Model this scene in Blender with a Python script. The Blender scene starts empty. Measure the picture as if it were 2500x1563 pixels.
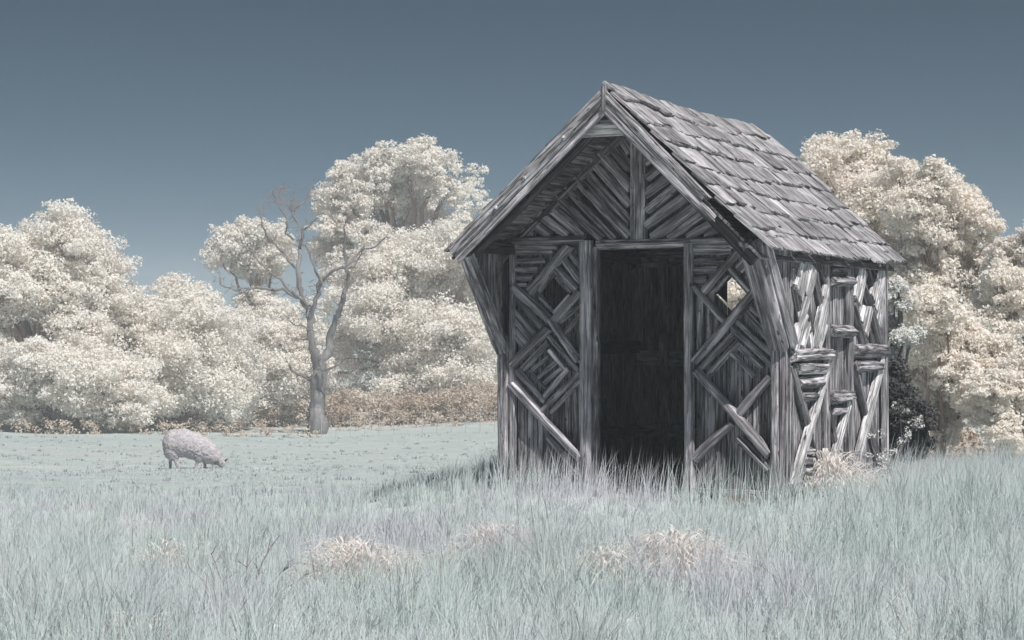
import bpy, bmesh, math, random
import numpy as np
from mathutils import Vector, Matrix

R = math.radians
scene = bpy.context.scene
COL = scene.collection

# ------------------------------------------------------------------ camera
CAM_Z = 1.291
cam_d = bpy.data.cameras.new('camera')
cam = bpy.data.objects.new('camera', cam_d)
COL.objects.link(cam)
cam.location = (0, 0, CAM_Z)
cam.rotation_euler = (R(90), 0, 0)
cam_d.sensor_width = 36
cam_d.lens = 67.0
cam_d.shift_y = 0.0058
cam_d.clip_start = 0.1
cam_d.clip_end = 6000
scene.camera = cam

# ------------------------------------------------------------------ sky, sun, exposure
SUN = Vector((1.15, -1.82, 3.05)).normalized()
world = bpy.data.worlds.new('World')
scene.world = world
world.use_nodes = True
wn = world.node_tree
wn.nodes.clear()
w_out = wn.nodes.new('ShaderNodeOutputWorld')
w_bg = wn.nodes.new('ShaderNodeBackground')
w_sky = wn.nodes.new('ShaderNodeTexSky')
w_sky.sky_type = 'NISHITA'
w_sky.sun_disc = False
w_sky.sun_elevation = math.asin(SUN.z)
w_sky.sun_rotation = math.atan2(SUN.x, SUN.y)
w_sky.altitude = 0
w_sky.air_density = 0.27
w_sky.dust_density = 0.0
w_sky.ozone_density = 2.0
w_hsv = wn.nodes.new('ShaderNodeHueSaturation')
w_hsv.inputs['Hue'].default_value = 0.474
w_hsv.inputs['Saturation'].default_value = 1.06
w_hsv.inputs['Value'].default_value = .67
wn.links.new(w_sky.outputs[0], w_hsv.inputs['Color'])
wn.links.new(w_hsv.outputs[0], w_bg.inputs['Color'])
w_bg.inputs['Strength'].default_value = 0.05
wn.links.new(w_bg.outputs[0], w_out.inputs[0])

sun_d = bpy.data.lights.new('sun', 'SUN')
sun = bpy.data.objects.new('sun', sun_d)
COL.objects.link(sun)
sun.location = SUN * 50
sun.rotation_euler = SUN.to_track_quat('Z', 'Y').to_euler()
sun_d.energy = 5.0
sun_d.angle = R(0.5)
sun_d.color = (1.0, 0.965, 0.92)

vs = scene.view_settings
vs.view_transform = 'Standard'
vs.look = 'None'
vs.exposure = 0.0
vs.gamma = 1
vs.use_curve_mapping = False
scene.cycles.max_bounces = 10
scene.cycles.diffuse_bounces = 7
scene.cycles.transmission_bounces = 8
scene.cycles.volume_bounces = 1
scene.cycles.transparent_max_bounces = 8

# ------------------------------------------------------------------ node helpers and materials
def material(name):
    m = bpy.data.materials.new(name)
    m.use_nodes = True
    nt = m.node_tree
    nt.nodes.clear()
    return m, nt

class N:
    def __init__(s, nt): s.nt = nt
    def new(s, t, **kw):
        n = s.nt.nodes.new(t)
        for k, v in kw.items():
            if k in n.inputs.keys(): s.set(n, k, v)
            else: setattr(n, k, v)
        return n
    def set(s, n, key, v):
        if isinstance(v, bpy.types.NodeSocket): s.nt.links.new(v, n.inputs[key])
        else: n.inputs[key].default_value = v
    def math(s, op, a, b=0.0):
        n = s.nt.nodes.new('ShaderNodeMath'); n.operation = op
        s.set(n, 0, a); s.set(n, 1, b); return n.outputs[0]
    def mix(s, f, a, b, typ='MIX'):
        n = s.nt.nodes.new('ShaderNodeMixRGB'); n.blend_type = typ
        s.set(n, 0, f); s.set(n, 1, a); s.set(n, 2, b); return n.outputs[0]
    def noise(s, vec, scale, detail=4, rough=.6):
        n = s.nt.nodes.new('ShaderNodeTexNoise')
        s.set(n, 'Vector', vec); n.inputs['Scale'].default_value = scale
        n.inputs['Detail'].default_value = detail; n.inputs['Roughness'].default_value = rough
        return n.outputs['Fac']
    def ramp(s, f, stops, interp='LINEAR'):
        n = s.nt.nodes.new('ShaderNodeValToRGB'); cr = n.color_ramp; cr.interpolation = interp
        while len(cr.elements) < len(stops): cr.elements.new(.5)
        for e, (p, c) in zip(cr.elements, stops):
            e.position = p; e.color = (c, c, c, 1) if isinstance(c, (int, float)) else (*c, 1)
        s.set(n, 0, f); return n.outputs[0]
    def mapping(s, vec, scale, loc=None):
        n = s.nt.nodes.new('ShaderNodeMapping'); s.set(n, 'Vector', vec)
        n.inputs['Scale'].default_value = scale
        if loc is not None: s.set(n, 'Location', loc)
        return n.outputs[0]
    def xyz(s, x, y, z):
        n = s.nt.nodes.new('ShaderNodeCombineXYZ'); s.set(n, 0, x); s.set(n, 1, y); s.set(n, 2, z); return n.outputs[0]

def wood_material(name, light, dark, crack=.55, bump=1.0, lo=.7, hi=1.25, lichen=0.0):
    m, nt = material(name); n = N(nt)
    tc = n.new('ShaderNodeTexCoord'); oi = n.new('ShaderNodeObjectInfo')
    rnd = oi.outputs['Random']
    off = n.xyz(n.math('MULTIPLY', rnd, 91.0), n.math('MULTIPLY', rnd, 37.0), n.math('MULTIPLY', rnd, 53.0))
    v = tc.outputs['Object']
    r2 = n.math('FRACT', n.math('MULTIPLY', rnd, 17.31)); r3 = n.math('FRACT', n.math('MULTIPLY', rnd, 41.7))
    vs2 = n.new('ShaderNodeVectorMath'); vs2.operation = 'SCALE'; n.set(vs2, 0, v); n.set(vs2, 'Scale', n.math('ADD', .62, n.math('MULTIPLY', r2, .85)))
    def mp(sc):
        q = n.new('ShaderNodeVectorMath'); q.operation = 'ADD'
        n.set(q, 0, vs2.outputs[0]); n.set(q, 1, off)
        return n.mapping(q.outputs[0], sc)
    fib = n.noise(mp((2.0, 30, 30)), 1.45, 5, .62)
    fine = n.noise(mp((5, 130, 130)), 1.5, 4, .7)
    crk = n.noise(mp((1.1, 20, 20)), 1.4, 5, .55)
    blot = n.noise(mp((3.2, 7, 7)), 1.3, 5, .6)
    pit = n.noise(mp((9, 30, 30)), 1.3, 2, .5)
    kv = n.new('ShaderNodeTexVoronoi'); n.set(kv, 'Vector', mp((2.6, 7.5, 7.5))); kv.inputs['Scale'].default_value = 1.1
    knot = n.ramp(kv.outputs['Distance'], [(.05, .18), (.09, .55), (.12, 1.25), (.17, 1.0)])
    f1 = n.ramp(fib, [(.38, 0.0), (.50, .42), (.64, 1.0)])
    f2 = n.ramp(fine, [(.3, 0.0), (.72, 1.0)])
    f = n.math('ADD', n.math('MULTIPLY', f1, .72), n.math('MULTIPLY', f2, .28))
    f = n.math('POWER', f, n.math('ADD', .42, n.math('MULTIPLY', r3, .95)))
    col = n.mix(f, (*dark, 1), (*light, 1))
    bl = n.ramp(blot, [(.3, .48), (.5, .92), (.7, 1.35)])
    col = n.mix(1.0, col, bl, 'MULTIPLY')
    ck = n.math('ABSOLUTE', n.math('SUBTRACT', crk, .5))
    ck = n.ramp(ck, [(0.0, 1 - crack), (.024, 1 - crack * .7), (.055, 1.0)])
    col = n.mix(1.0, col, ck, 'MULTIPLY')
    pt = n.ramp(pit, [(.27, .22), (.32, 1.0)])
    col = n.mix(1.0, col, pt, 'MULTIPLY')
    col = n.mix(1.0, col, knot, 'MULTIPLY')
    if lichen:
        lc = n.noise(v, 9, 6, .7)
        lf = n.ramp(lc, [(.52, 0.0), (.66, lichen)])
        col = n.mix(lf, col, (.62, .62, .62, 1))
    br = n.new('ShaderNodeMapRange', **{}); n.set(br, 0, rnd)
    br.inputs[3].default_value = lo; br.inputs[4].default_value = hi
    sc_ = n.new('ShaderNodeVectorMath'); sc_.operation = 'SCALE'
    n.set(sc_, 0, col); n.set(sc_, 'Scale', br.outputs[0])
    hgt = n.math('ADD', n.math('MULTIPLY', f, .5), n.math('MULTIPLY', ck, .9))
    bp = n.new('ShaderNodeBump'); bp.inputs['Strength'].default_value = .85
    bp.inputs['Distance'].default_value = .011 * bump
    n.set(bp, 'Height', hgt)
    b = n.new('ShaderNodeBsdfPrincipled')
    n.set(b, 'Base Color', sc_.outputs[0]); b.inputs['Roughness'].default_value = .82
    b.inputs['Specular IOR Level'].default_value = .2
    n.set(b, 'Normal', bp.outputs[0])
    o = n.new('ShaderNodeOutputMaterial'); nt.links.new(b.outputs[0], o.inputs[0])
    return m

WOOD = wood_material('weathered_wood', (.72, .685, .74), (.105, .100, .113))
WOOD_PALE = wood_material('silvered_wood', (.88, .86, .89), (.60, .585, .61), .7, .7, .85, 1.12)
WOOD_MID = wood_material('brown_grey_wood', (.52, .495, .53), (.10, .096, .107), .7, 1.0, .8, 1.2)
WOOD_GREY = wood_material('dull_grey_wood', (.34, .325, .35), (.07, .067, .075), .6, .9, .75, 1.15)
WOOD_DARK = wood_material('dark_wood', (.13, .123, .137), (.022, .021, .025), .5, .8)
WOOD_SHINGLE = wood_material('shingle_wood', (.70, .675, .72), (.125, .123, .132), .5, 1.1, .72, 1.2, .55)
WOOD_BOARD = wood_material('board_wood', (.70, .675, .72), (.15, .145, .16), .8, .9, .85, 1.1)

def leaf_material(name, col, trans, mixf=.38, vary=.12, tint=None, tscale=.6):
    m, nt = material(name); n = N(nt)
    tc = n.new('ShaderNodeTexCoord')
    geo = n.new('ShaderNodeNewGeometry')
    big = n.noise(geo.outputs['Position'], tscale, 3, .6)
    at = n.new('ShaderNodeAttribute'); at.attribute_name = 'tone'
    c = n.mix(n.ramp(big, [(.38, 0.0), (.64, 1.0)]), (*col, 1), (*(tint or col), 1))
    sc_ = n.new('ShaderNodeVectorMath'); sc_.operation = 'SCALE'
    mr = n.new('ShaderNodeMapRange'); n.set(mr, 0, at.outputs['Fac'])
    mr.inputs[3].default_value = 1 - vary; mr.inputs[4].default_value = 1 + vary
    n.set(sc_, 0, c); n.set(sc_, 'Scale', mr.outputs[0])
    d = n.new('ShaderNodeBsdfDiffuse'); n.set(d, 'Color', sc_.outputs[0])
    t = n.new('ShaderNodeBsdfTranslucent'); t.inputs['Color'].default_value = (*trans, 1)
    mx = n.new('ShaderNodeMixShader'); mx.inputs[0].default_value = mixf
    nt.links.new(d.outputs[0], mx.inputs[1]); nt.links.new(t.outputs[0], mx.inputs[2])
    o = n.new('ShaderNodeOutputMaterial'); nt.links.new(mx.outputs[0], o.inputs[0])
    return m

LEAF_CREAM = leaf_material('pale_cream_leaf', (.92, .912, .885), (.905, .835, .765), .46, .07, (.90, .92, .91))
LEAF_WARM = leaf_material('warm_cream_leaf', (.92, .90, .86), (.91, .825, .75), .46, .07, (.90, .905, .88), .9)
LEAF_WHITE = leaf_material('white_leaf', (.80, .81, .80), (.7, .68, .64), .3, .12)
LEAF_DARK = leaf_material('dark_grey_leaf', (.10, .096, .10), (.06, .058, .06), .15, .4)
LEAF_BROWN = leaf_material('brown_undergrowth', (.50, .40, .33), (.5, .37, .27), .35, .25, (.72, .66, .59), .5)
LEAF_PLANT = leaf_material('pink_cream_leaf', (.88, .835, .82), (.88, .82, .80), .45, .06, (.90, .89, .87), 6)

def blade_material():
    m, nt = material('pale_teal_grass'); n = N(nt)
    at = n.new('ShaderNodeAttribute'); at.attribute_name = 'tone'
    geo = n.new('ShaderNodeNewGeometry')
    big = n.noise(geo.outputs['Position'], .55, 4, .6)
    med = n.noise(geo.outputs['Position'], 1.7, 3, .6)
    c = n.ramp(at.outputs['Fac'], [(0, (.54, .625, .63)), (.45, (.70, .795, .795)), (.8, (.79, .86, .85)), (.93, (.74, .76, .73)), (1.0, (.55, .52, .47))])
    c = n.mix(n.ramp(big, [(.47, 0.0), (.62, .85)]), c, (*(.73, .735, .80), 1))
    c = n.mix(n.ramp(med, [(.56, 0.0), (.72, .6)]), c, (.84, .83, .80, 1))
    d = n.new('ShaderNodeBsdfDiffuse'); n.set(d, 'Color', c)
    va = n.new('ShaderNodeVectorMath'); va.operation = 'SCALE'; n.set(va, 0, geo.outputs['Normal']); n.set(va, 'Scale', .55)
    vb = n.new('ShaderNodeVectorMath'); vb.operation = 'ADD'; n.set(vb, 0, va.outputs[0]); n.set(vb, 1, (0, 0, .75))
    vc = n.new('ShaderNodeVectorMath'); vc.operation = 'NORMALIZE'; n.set(vc, 0, vb.outputs[0]); n.set(d, 'Normal', vc.outputs[0])
    t = n.new('ShaderNodeBsdfTranslucent'); n.set(t, 'Color', c)
    mx = n.new('ShaderNodeMixShader'); mx.inputs[0].default_value = .5
    nt.links.new(d.outputs[0], mx.inputs[1]); nt.links.new(t.outputs[0], mx.inputs[2])
    o = n.new('ShaderNodeOutputMaterial'); nt.links.new(mx.outputs[0], o.inputs[0])
    return m
GRASS = blade_material()

def ground_material():
    m, nt = material('pale_pasture'); n = N(nt)
    geo = n.new('ShaderNodeNewGeometry'); p = geo.outputs['Position']
    st = n.mapping(p, (.25, 1.0, 1.0))
    a = n.noise(st, .35, 5, .6); b = n.noise(p, 7, 5, .7); g = n.noise(n.mapping(p, (.6, 2.2, 1)), 1.6, 4, .65)
    c = n.mix(n.ramp(a, [(.35, 0.0), (.65, 1.0)]), (*(.40, .465, .46), 1), (*(.465, .505, .50), 1))
    c = n.mix(1.0, c, n.ramp(b, [(.3, .86), (.7, 1.1)]), 'MULTIPLY')
    c = n.mix(1.0, c, n.ramp(g, [(.3, .80), (.7, 1.14)]), 'MULTIPLY')
    sep = n.new('ShaderNodeSeparateXYZ'); n.set(sep, 0, p)
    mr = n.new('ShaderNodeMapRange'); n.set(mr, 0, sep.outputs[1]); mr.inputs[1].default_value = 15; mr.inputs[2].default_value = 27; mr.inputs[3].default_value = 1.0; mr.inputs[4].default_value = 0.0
    c = n.mix(mr.outputs[0], c, (.60, .65, .64, 1))  # paler ground under the near grass, lightens the shaded gaps between blades by colour
    bp = n.new('ShaderNodeBump'); bp.inputs['Strength'].default_value = .5; bp.inputs['Distance'].default_value = .04
    n.set(bp, 'Height', b)
    d = n.new('ShaderNodeBsdfDiffuse'); n.set(d, 'Color', c); n.set(d, 'Normal', bp.outputs[0])
    o = n.new('ShaderNodeOutputMaterial'); nt.links.new(d.outputs[0], o.inputs[0])
    return m
GROUND = ground_material()

def simple_noise_material(name, a, b, scale, stretch=(1, 1, 1), bump=.01, rough=.9, space='Object'):
    m, nt = material(name); n = N(nt)
    tc = n.new('ShaderNodeTexCoord'); v = n.mapping(tc.outputs[space], stretch)
    f = n.noise(v, scale, 6, .65); f2 = n.noise(v, scale * 3.1, 4, .6)
    c = n.mix(n.ramp(f, [(.33, 0.0), (.67, 1.0)]), (*a, 1), (*b, 1))
    c = n.mix(1.0, c, n.ramp(f2, [(.3, .75), (.7, 1.15)]), 'MULTIPLY')
    bp = n.new('ShaderNodeBump'); bp.inputs['Strength'].default_value = .7; bp.inputs['Distance'].default_value = bump
    n.set(bp, 'Height', f2)
    b_ = n.new('ShaderNodeBsdfPrincipled'); n.set(b_, 'Base Color', c); b_.inputs['Roughness'].default_value = rough
    b_.inputs['Specular IOR Level'].default_value = .15
    n.set(b_, 'Normal', bp.outputs[0])
    o = n.new('ShaderNodeOutputMaterial'); nt.links.new(b_.outputs[0], o.inputs[0])
    return m
BARK_BROWN = simple_noise_material('brown_bark', (.20, .13, .10), (.36, .26, .21), 2.2, (3, 3, .6), .03)
BARK_GREY = simple_noise_material('silver_grey_bark', (.12, .108, .11), (.30, .292, .305), 1.6, (3, 3, .5), .03)
BARK_RED = simple_noise_material('red_brown_bark', (.25, .17, .14), (.40, .32, .29), 1.4, (3, 3, .6), .03)
WOOL = simple_noise_material('grey_fleece', (.38, .355, .38), (.60, .57, .60), 14, (1, 1, 1), .012, .95)
SHEEP_SKIN = simple_noise_material('pale_short_hair', (.34, .32, .33), (.62, .60, .60), 12, (1, 1, 1), .002, .8)
SHEEP_DARK = simple_noise_material('dark_horny_hair', (.05, .045, .05), (.10, .09, .09), 20, (1, 1, 1), .002, .7)
TWIG = simple_noise_material('lilac_dead_twig', (.22, .17, .21), (.36, .30, .34), 20, (1, 1, 1), .002)
WIRE = simple_noise_material('dull_wire', (.42, .42, .41), (.55, .55, .53), 8, (1, 1, 1), .001)
BRICK = simple_noise_material('old_brick', (.22, .14, .12), (.33, .25, .22), 14, (1, 1, 1), .004)

# ------------------------------------------------------------------ object helpers
def tag(o, label=None, cat=None, group=None, kind=None):
    if label: o['label'] = label
    if cat: o['category'] = cat
    if group: o['group'] = group
    if kind: o['kind'] = kind
    return o

def empty(name, loc, rotz=0, label=None, cat=None, group=None):
    o = bpy.data.objects.new(name, None)
    COL.objects.link(o)
    o.location = loc; o.rotation_euler = (0, 0, rotz); o.empty_display_size = .2
    return tag(o, label, cat, group)

def link(name, me, mat, parent=None, matrix=None):
    o = bpy.data.objects.new(name, me)
    COL.objects.link(o)
    if mat is not None and len(me.materials) == 0: me.materials.append(mat)
    if parent is not None: o.parent = parent
    if matrix is not None: o.matrix_local = matrix
    return o

def mesh_from(verts, faces, smooth=False):
    me = bpy.data.meshes.new('m')
    me.from_pydata([tuple(v) for v in verts], [], faces)
    me.update()
    if smooth: me.polygons.foreach_set('use_smooth', [True] * len(me.polygons))
    return me

def np_mesh(co, polys, per, tone=None, smooth=False):
    """co (N,3); polys flat vertex indices, `per` vertices in each polygon (int or array)"""
    me = bpy.data.meshes.new('m')
    me.vertices.add(len(co)); me.vertices.foreach_set('co', np.ascontiguousarray(co, dtype=np.float32).ravel())
    polys = np.ascontiguousarray(polys, dtype=np.int32).ravel()
    me.loops.add(len(polys)); me.loops.foreach_set('vertex_index', polys)
    if isinstance(per, int): tot = np.full(len(polys) // per, per, dtype=np.int32)
    else: tot = np.asarray(per, dtype=np.int32)
    st = np.concatenate(([0], np.cumsum(tot)[:-1])).astype(np.int32)
    me.polygons.add(len(tot)); me.polygons.foreach_set('loop_start', st); me.polygons.foreach_set('loop_total', tot)
    if smooth: me.polygons.foreach_set('use_smooth', np.ones(len(tot), dtype=bool))
    me.update(calc_edges=True)
    if tone is not None:
        a = me.attributes.new('tone', 'FLOAT', 'POINT'); a.data.foreach_set('value', np.ascontiguousarray(tone, dtype=np.float32))
    return me

rng = random.Random(11)
nr = np.random.default_rng(5)

# ------------------------------------------------------------------ timber pieces (local X runs along the grain)
def half_log(L, r, d, seed, taper=.06, n=8, wob=.05, full=False):
    g = random.Random(seed)
    m = max(4, min(12, int(L / .11) + 2))
    groove = [1 + g.uniform(-.20, .12) for _ in range(n + 1)]
    ph, am = g.uniform(0, 6), g.uniform(.3, 1) * wob
    vs_, fs = [], []
    e0, e1 = g.uniform(-.35, .35), g.uniform(-.35, .35)
    tp = g.choice((-1, 1)) * taper
    rng_n = 2 * n if full else n
    for i in range(m):
        t = i / (m - 1)
        k = 1 + tp * (t - .5) * 2 + g.uniform(-.045, .045)
        if i in (0, m - 1): k *= .96
        oy = math.sin(ph + t * 4) * am * r * 2
        cnt = rng_n if full else n + 1
        for j in range(cnt):
            a = math.pi * j / n
            q = k * groove[j % (n + 1)] * (1 + g.uniform(-.03, .03))
            y, z = math.cos(a) * r * q + oy, math.sin(a) * d * q
            x = t * L
            if i == 0: x += e0 * y + .25 * r * (1 - abs(math.cos(a))) * .3
            if i == m - 1: x += e1 * y
            vs_.append((x, y, z if full else max(z, -.012)))
    c = rng_n if full else n + 1
    for i in range(m - 1):
        for j in range(c if full else c - 1):
            a, b = i * c + j, i * c + (j + 1) % c
            fs.append((a, b, b + c, a + c))
        if not full: fs.append((i * c + c - 1, i * c, i * c + c, i * c + 2 * c - 1))
    fs.append(tuple(range(c - 1, -1, -1))); fs.append(tuple((m - 1) * c + j for j in range(c)))
    me = mesh_from(vs_, [f[::-1] for f in fs], True)
    me.set_sharp_from_angle(angle=R(36))
    return me

def plank(L, w, th, seed, rag0=.0, rag1=.0, wav=.03, m=None):
    """board along X, width along Y (centred), thickness along +Z, uneven edges; ragged ends if asked"""
    g = random.Random(seed)
    m = m or max(3, min(10, int(L / .16) + 2)); k = 5
    top, idx = [], 0
    off0 = [g.uniform(-rag0, rag0) for _ in range(k)]
    off1 = [g.uniform(-rag1, rag1) for _ in range(k)]
    vs_, fs = [], []
    for i in range(m):
        t = i / (m - 1)
        l = -w / 2 * (1 + g.uniform(-wav, wav)); r_ = w / 2 * (1 + g.uniform(-wav, wav))
        row = []
        for j in range(k):
            s = j / (k - 1)
            x = t * L + (off0[j] if i == 0 else 0) + (off1[j] if i == m - 1 else 0)
            y = l + (r_ - l) * s
            z = th * (1 if 0 < j < k - 1 else .82) * (1 + g.uniform(-.06, .06))
            row.append((x, y, z))
        vs_ += row + [(p[0], p[1], 0) for p in (row[0], row[-1])]
    c = k + 2
    for i in range(m - 1):
        a = i * c
        ring = [0, 1, 2, 3, 4, 6, 5]
        for q in range(7):
            u, v = ring[q], ring[(q + 1) % 7]
            fs.append((a + u, a + v, a + c + v, a + c + u))
    fs.append((5, 6, 4, 3, 2, 1, 0)); e = (m - 1) * c
    fs.append((e, e + 1, e + 2, e + 3, e + 4, e + 6, e + 5))
    return mesh_from(vs_, [f[::-1] for f in fs])

def extruded(poly, th):
    """polygon in local XY (X along the grain) extruded to +Z by th"""
    n = len(poly)
    v = [(x, y, 0) for x, y in poly] + [(x, y, th) for x, y in poly]
    f = [tuple(range(n - 1, -1, -1)), tuple(range(n, 2 * n))] + [(i, (i + 1) % n, n + (i + 1) % n, n + i) for i in range(n)]
    me = mesh_from(v, f)
    bm = bmesh.new(); bm.from_mesh(me); bmesh.ops.recalc_face_normals(bm, faces=bm.faces); bm.to_mesh(me); bm.free()
    return me

def frame(p, xdir, zdir):
    x = Vector(xdir).normalized(); z = Vector(zdir); z = (z - x * z.dot(x)).normalized(); y = z.cross(x)
    M = Matrix((x, y, z)).transposed().to_4x4(); M.translation = Vector(p)
    return M

_seed = [100]
def sd():
    _seed[0] += 1; return _seed[0]

def log_piece(name, p0, p1, out, r, d, mat, parent, full=False, **kw):
    p0, p1 = Vector(p0), Vector(p1)
    return link(name, half_log((p1 - p0).length, r, d, sd(), full=full, **kw), mat, parent, frame(p0, p1 - p0, out))

def plank_piece(name, p0, p1, out, w, th, mat, parent, **kw):
    p0, p1 = Vector(p0), Vector(p1)
    return link(name, plank((p1 - p0).length, w, th, sd(), **kw), mat, parent, frame(p0, p1 - p0, out))

# ------------------------------------------------------------------ terrain
_ys = np.linspace(-60, 700, 3041)
_hz = np.interp(_ys, [-60, 0, 8, 12, 13.6, 15.5, 18, 20, 28, 37, 55, 79, 110, 400, 700],
                [-.5, -.30, -.24, -.14, -.03, .0, -.14, -.34, -1.06, -1.56, -2.3, -3.05, -3.35, -4, -4])
_k = np.exp(-np.linspace(-2.5, 2.5, 13) ** 2); _k /= _k.sum()
_hz = np.convolve(np.pad(_hz, 6, 'edge'), _k, 'valid')
def ground_z(x, y):
    x = np.asarray(x, float); y = np.asarray(y, float)
    z = np.interp(y, _ys, _hz)
    z = z + .035 * np.sin(x * .9 + y * .35) * np.cos(y * .6 - x * .3) + .02 * np.sin(x * 2.3 + 1) * np.sin(y * 1.9)
    left = 1 / (1 + np.exp((x + .75) / .28)) * np.clip((y - 8.5) / 6, 0, 1) * np.clip((34 - y) / 14, 0, 1)
    z = z - .24 * left - .17 * np.clip((x - 2.7) / .8, 0, 1) * np.clip((y - 14) / 2, 0, 1) * np.clip((23 - y) / 3, 0, 1)
    far = np.clip((y - 20) / 20, 0, 1)
    z = z + far * (.10 * np.sin(x * .21 + y * .09) + .05 * np.sin(x * .5 + 2))
    return z

def build_ground():
    xs = np.concatenate([np.linspace(-300, -60, 10)[:-1], np.linspace(-60, -14, 24)[:-1], np.linspace(-14, 14, 113)[:-1], np.linspace(14, 60, 24)[:-1], np.linspace(60, 300, 10)])
    ys = np.concatenate([np.linspace(-50, 4, 12)[:-1], np.linspace(4, 30, 131)[:-1], np.linspace(30, 120, 91)[:-1], np.linspace(120, 420, 10)])
    X, Y = np.meshgrid(xs, ys); Z = ground_z(X, Y)
    co = np.stack([X.ravel(), Y.ravel(), Z.ravel()], 1)
    nx, ny = len(xs), len(ys)
    i = (np.arange(ny - 1)[:, None] * nx + np.arange(nx - 1)[None]).ravel()
    me = np_mesh(co, np.stack([i, i + 1, i + nx + 1, i + nx], 1), 4, smooth=True)
    tag(link('ground', me, GROUND), kind='structure')
build_ground()

FRONT_LOGS = [(-1.055,1.908,-0.699,1.901,0.019,0),(-1.055,1.872,-0.732,1.87,0.024,0),(-1.055,1.801,-0.794,1.801,0.026,0),(-1.063,1.734,-0.855,1.735,0.026,0),(-1.063,1.671,-0.905,1.671,0.025,0),(-1.063,1.611,-0.955,1.612,0.023,0),(-0.577,1.911,-0.93,1.562,0.042,1),(-0.593,1.868,-0.492,1.745,0.021,0),(-0.642,1.813,-0.492,1.628,0.028,0),(-0.724,1.755,-0.52,1.562,0.036,0),(-0.695,1.674,-0.573,1.548,0.017,1),(-0.761,1.682,-0.843,1.565,0.017,1),(-1.063,1.596,-0.748,1.342,0.037,2),(-0.748,1.342,-0.492,1.02,0.035,2),(-0.488,1.558,-0.72,1.331,0.035,1),(-0.49,1.459,-0.679,1.316,0.022,0),(-1.063,1.514,-0.827,1.276,0.027,0),(-1.063,1.41,-0.884,1.22,0.027,0),(-1.063,1.335,-0.922,1.183,0.024,0),(-1.063,1.261,-0.951,1.149,0.024,0),(-1.063,1.194,-0.98,1.123,0.022,0),(-0.765,1.276,-1.088,0.977,0.035,1),(-0.851,1.513,-0.736,1.405,0.015,0),(-0.589,1.533,-0.732,1.39,0.013,0),(-0.773,1.158,-0.996,0.948,0.029,0),(-0.765,1.217,-0.508,0.939,0.028,0),(-0.765,1.106,-0.614,0.938,0.023,0),(-0.492,1.379,-0.634,1.239,0.026,0),(-1.052,0.94,-0.801,0.698,0.027,0),(-0.494,0.929,-0.825,0.625,0.024,1),(-0.494,0.875,-0.754,0.614,0.02,0),(-0.6,0.962,-0.806,0.74,0.025,0),(-0.938,0.941,-0.792,0.804,0.016,0),(-0.768,1.053,-0.91,0.946,0.02,0),(-0.707,1.011,-0.863,0.887,0.02,0),(-0.654,0.961,-0.815,0.845,0.02,0),(-1.091,0.893,-0.815,0.596,0.026,0),(-1.091,0.837,-0.494,0.264,0.032,2),(-0.773,0.428,-0.503,0.138,0.031,0),(0.437,1.884,0.785,1.879,0.021,0),(0.437,1.851,0.748,1.851,0.03,0),(0.437,1.778,0.69,1.778,0.03,0),(0.433,1.705,0.632,1.706,0.03,0),(0.429,1.64,0.551,1.642,0.028,0),(0.839,1.881,0.525,1.549,0.029,1),(0.853,1.789,0.785,1.721,0.022,0),(0.882,1.747,0.817,1.697,0.021,0),(0.907,1.699,0.85,1.649,0.019,0),(0.925,1.638,0.889,1.607,0.015,0),(0.734,1.722,0.904,1.546,0.021,1),(0.719,1.667,0.588,1.538,0.012,0),(0.444,1.588,0.697,1.325,0.028,1),(0.95,1.556,0.452,1.021,0.035,2),(0.896,1.43,0.997,1.345,0.022,0),(0.857,1.393,1.054,1.179,0.027,0),(0.792,1.325,1.068,1.07,0.027,0),(0.745,1.277,1.071,0.993,0.028,0),(0.806,1.14,0.99,0.978,0.025,0),(0.763,1.229,0.455,0.918,0.029,0),(0.806,1.178,0.522,0.884,0.026,0),(0.748,1.092,0.922,0.916,0.021,0),(0.492,1.532,0.492,1.111,0.029,0),(0.569,1.442,0.569,1.194,0.029,0),(0.623,1.359,0.623,1.249,0.021,0),(0.47,0.958,1.047,0.34,0.037,2),(1.054,0.918,0.799,0.628,0.035,1),(0.754,0.572,0.45,0.288,0.034,1),(0.799,0.459,1.045,0.231,0.031,1)]
GABLE_LOGS = [(-0.156,2.735,-0.077,2.618,0.042),(-0.292,2.736,-0.077,2.483,0.045),(-0.383,2.682,-0.077,2.344,0.046),(-0.45,2.623,-0.077,2.209,0.046),(-0.519,2.552,-0.077,2.085,0.046),(-0.585,2.486,-0.077,1.975,0.046),(-0.661,2.41,-0.195,1.953,0.045),(-0.74,2.339,-0.309,1.956,0.045),(-0.813,2.267,-0.464,1.98,0.043),(-0.886,2.195,-0.603,1.986,0.042),(-0.967,2.134,-0.754,1.991,0.04),(-1.05,2.072,-0.896,1.999,0.036),(0.052,2.53,0.191,2.632,0.039),(0.052,2.411,0.279,2.577,0.042),(0.052,2.293,0.345,2.493,0.043),(0.052,2.17,0.411,2.419,0.044),(0.052,2.051,0.498,2.345,0.044),(0.102,1.952,0.584,2.281,0.044),(0.241,1.947,0.66,2.218,0.042),(0.389,1.959,0.735,2.151,0.039),(0.53,1.962,0.778,2.089,0.034)]
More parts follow.
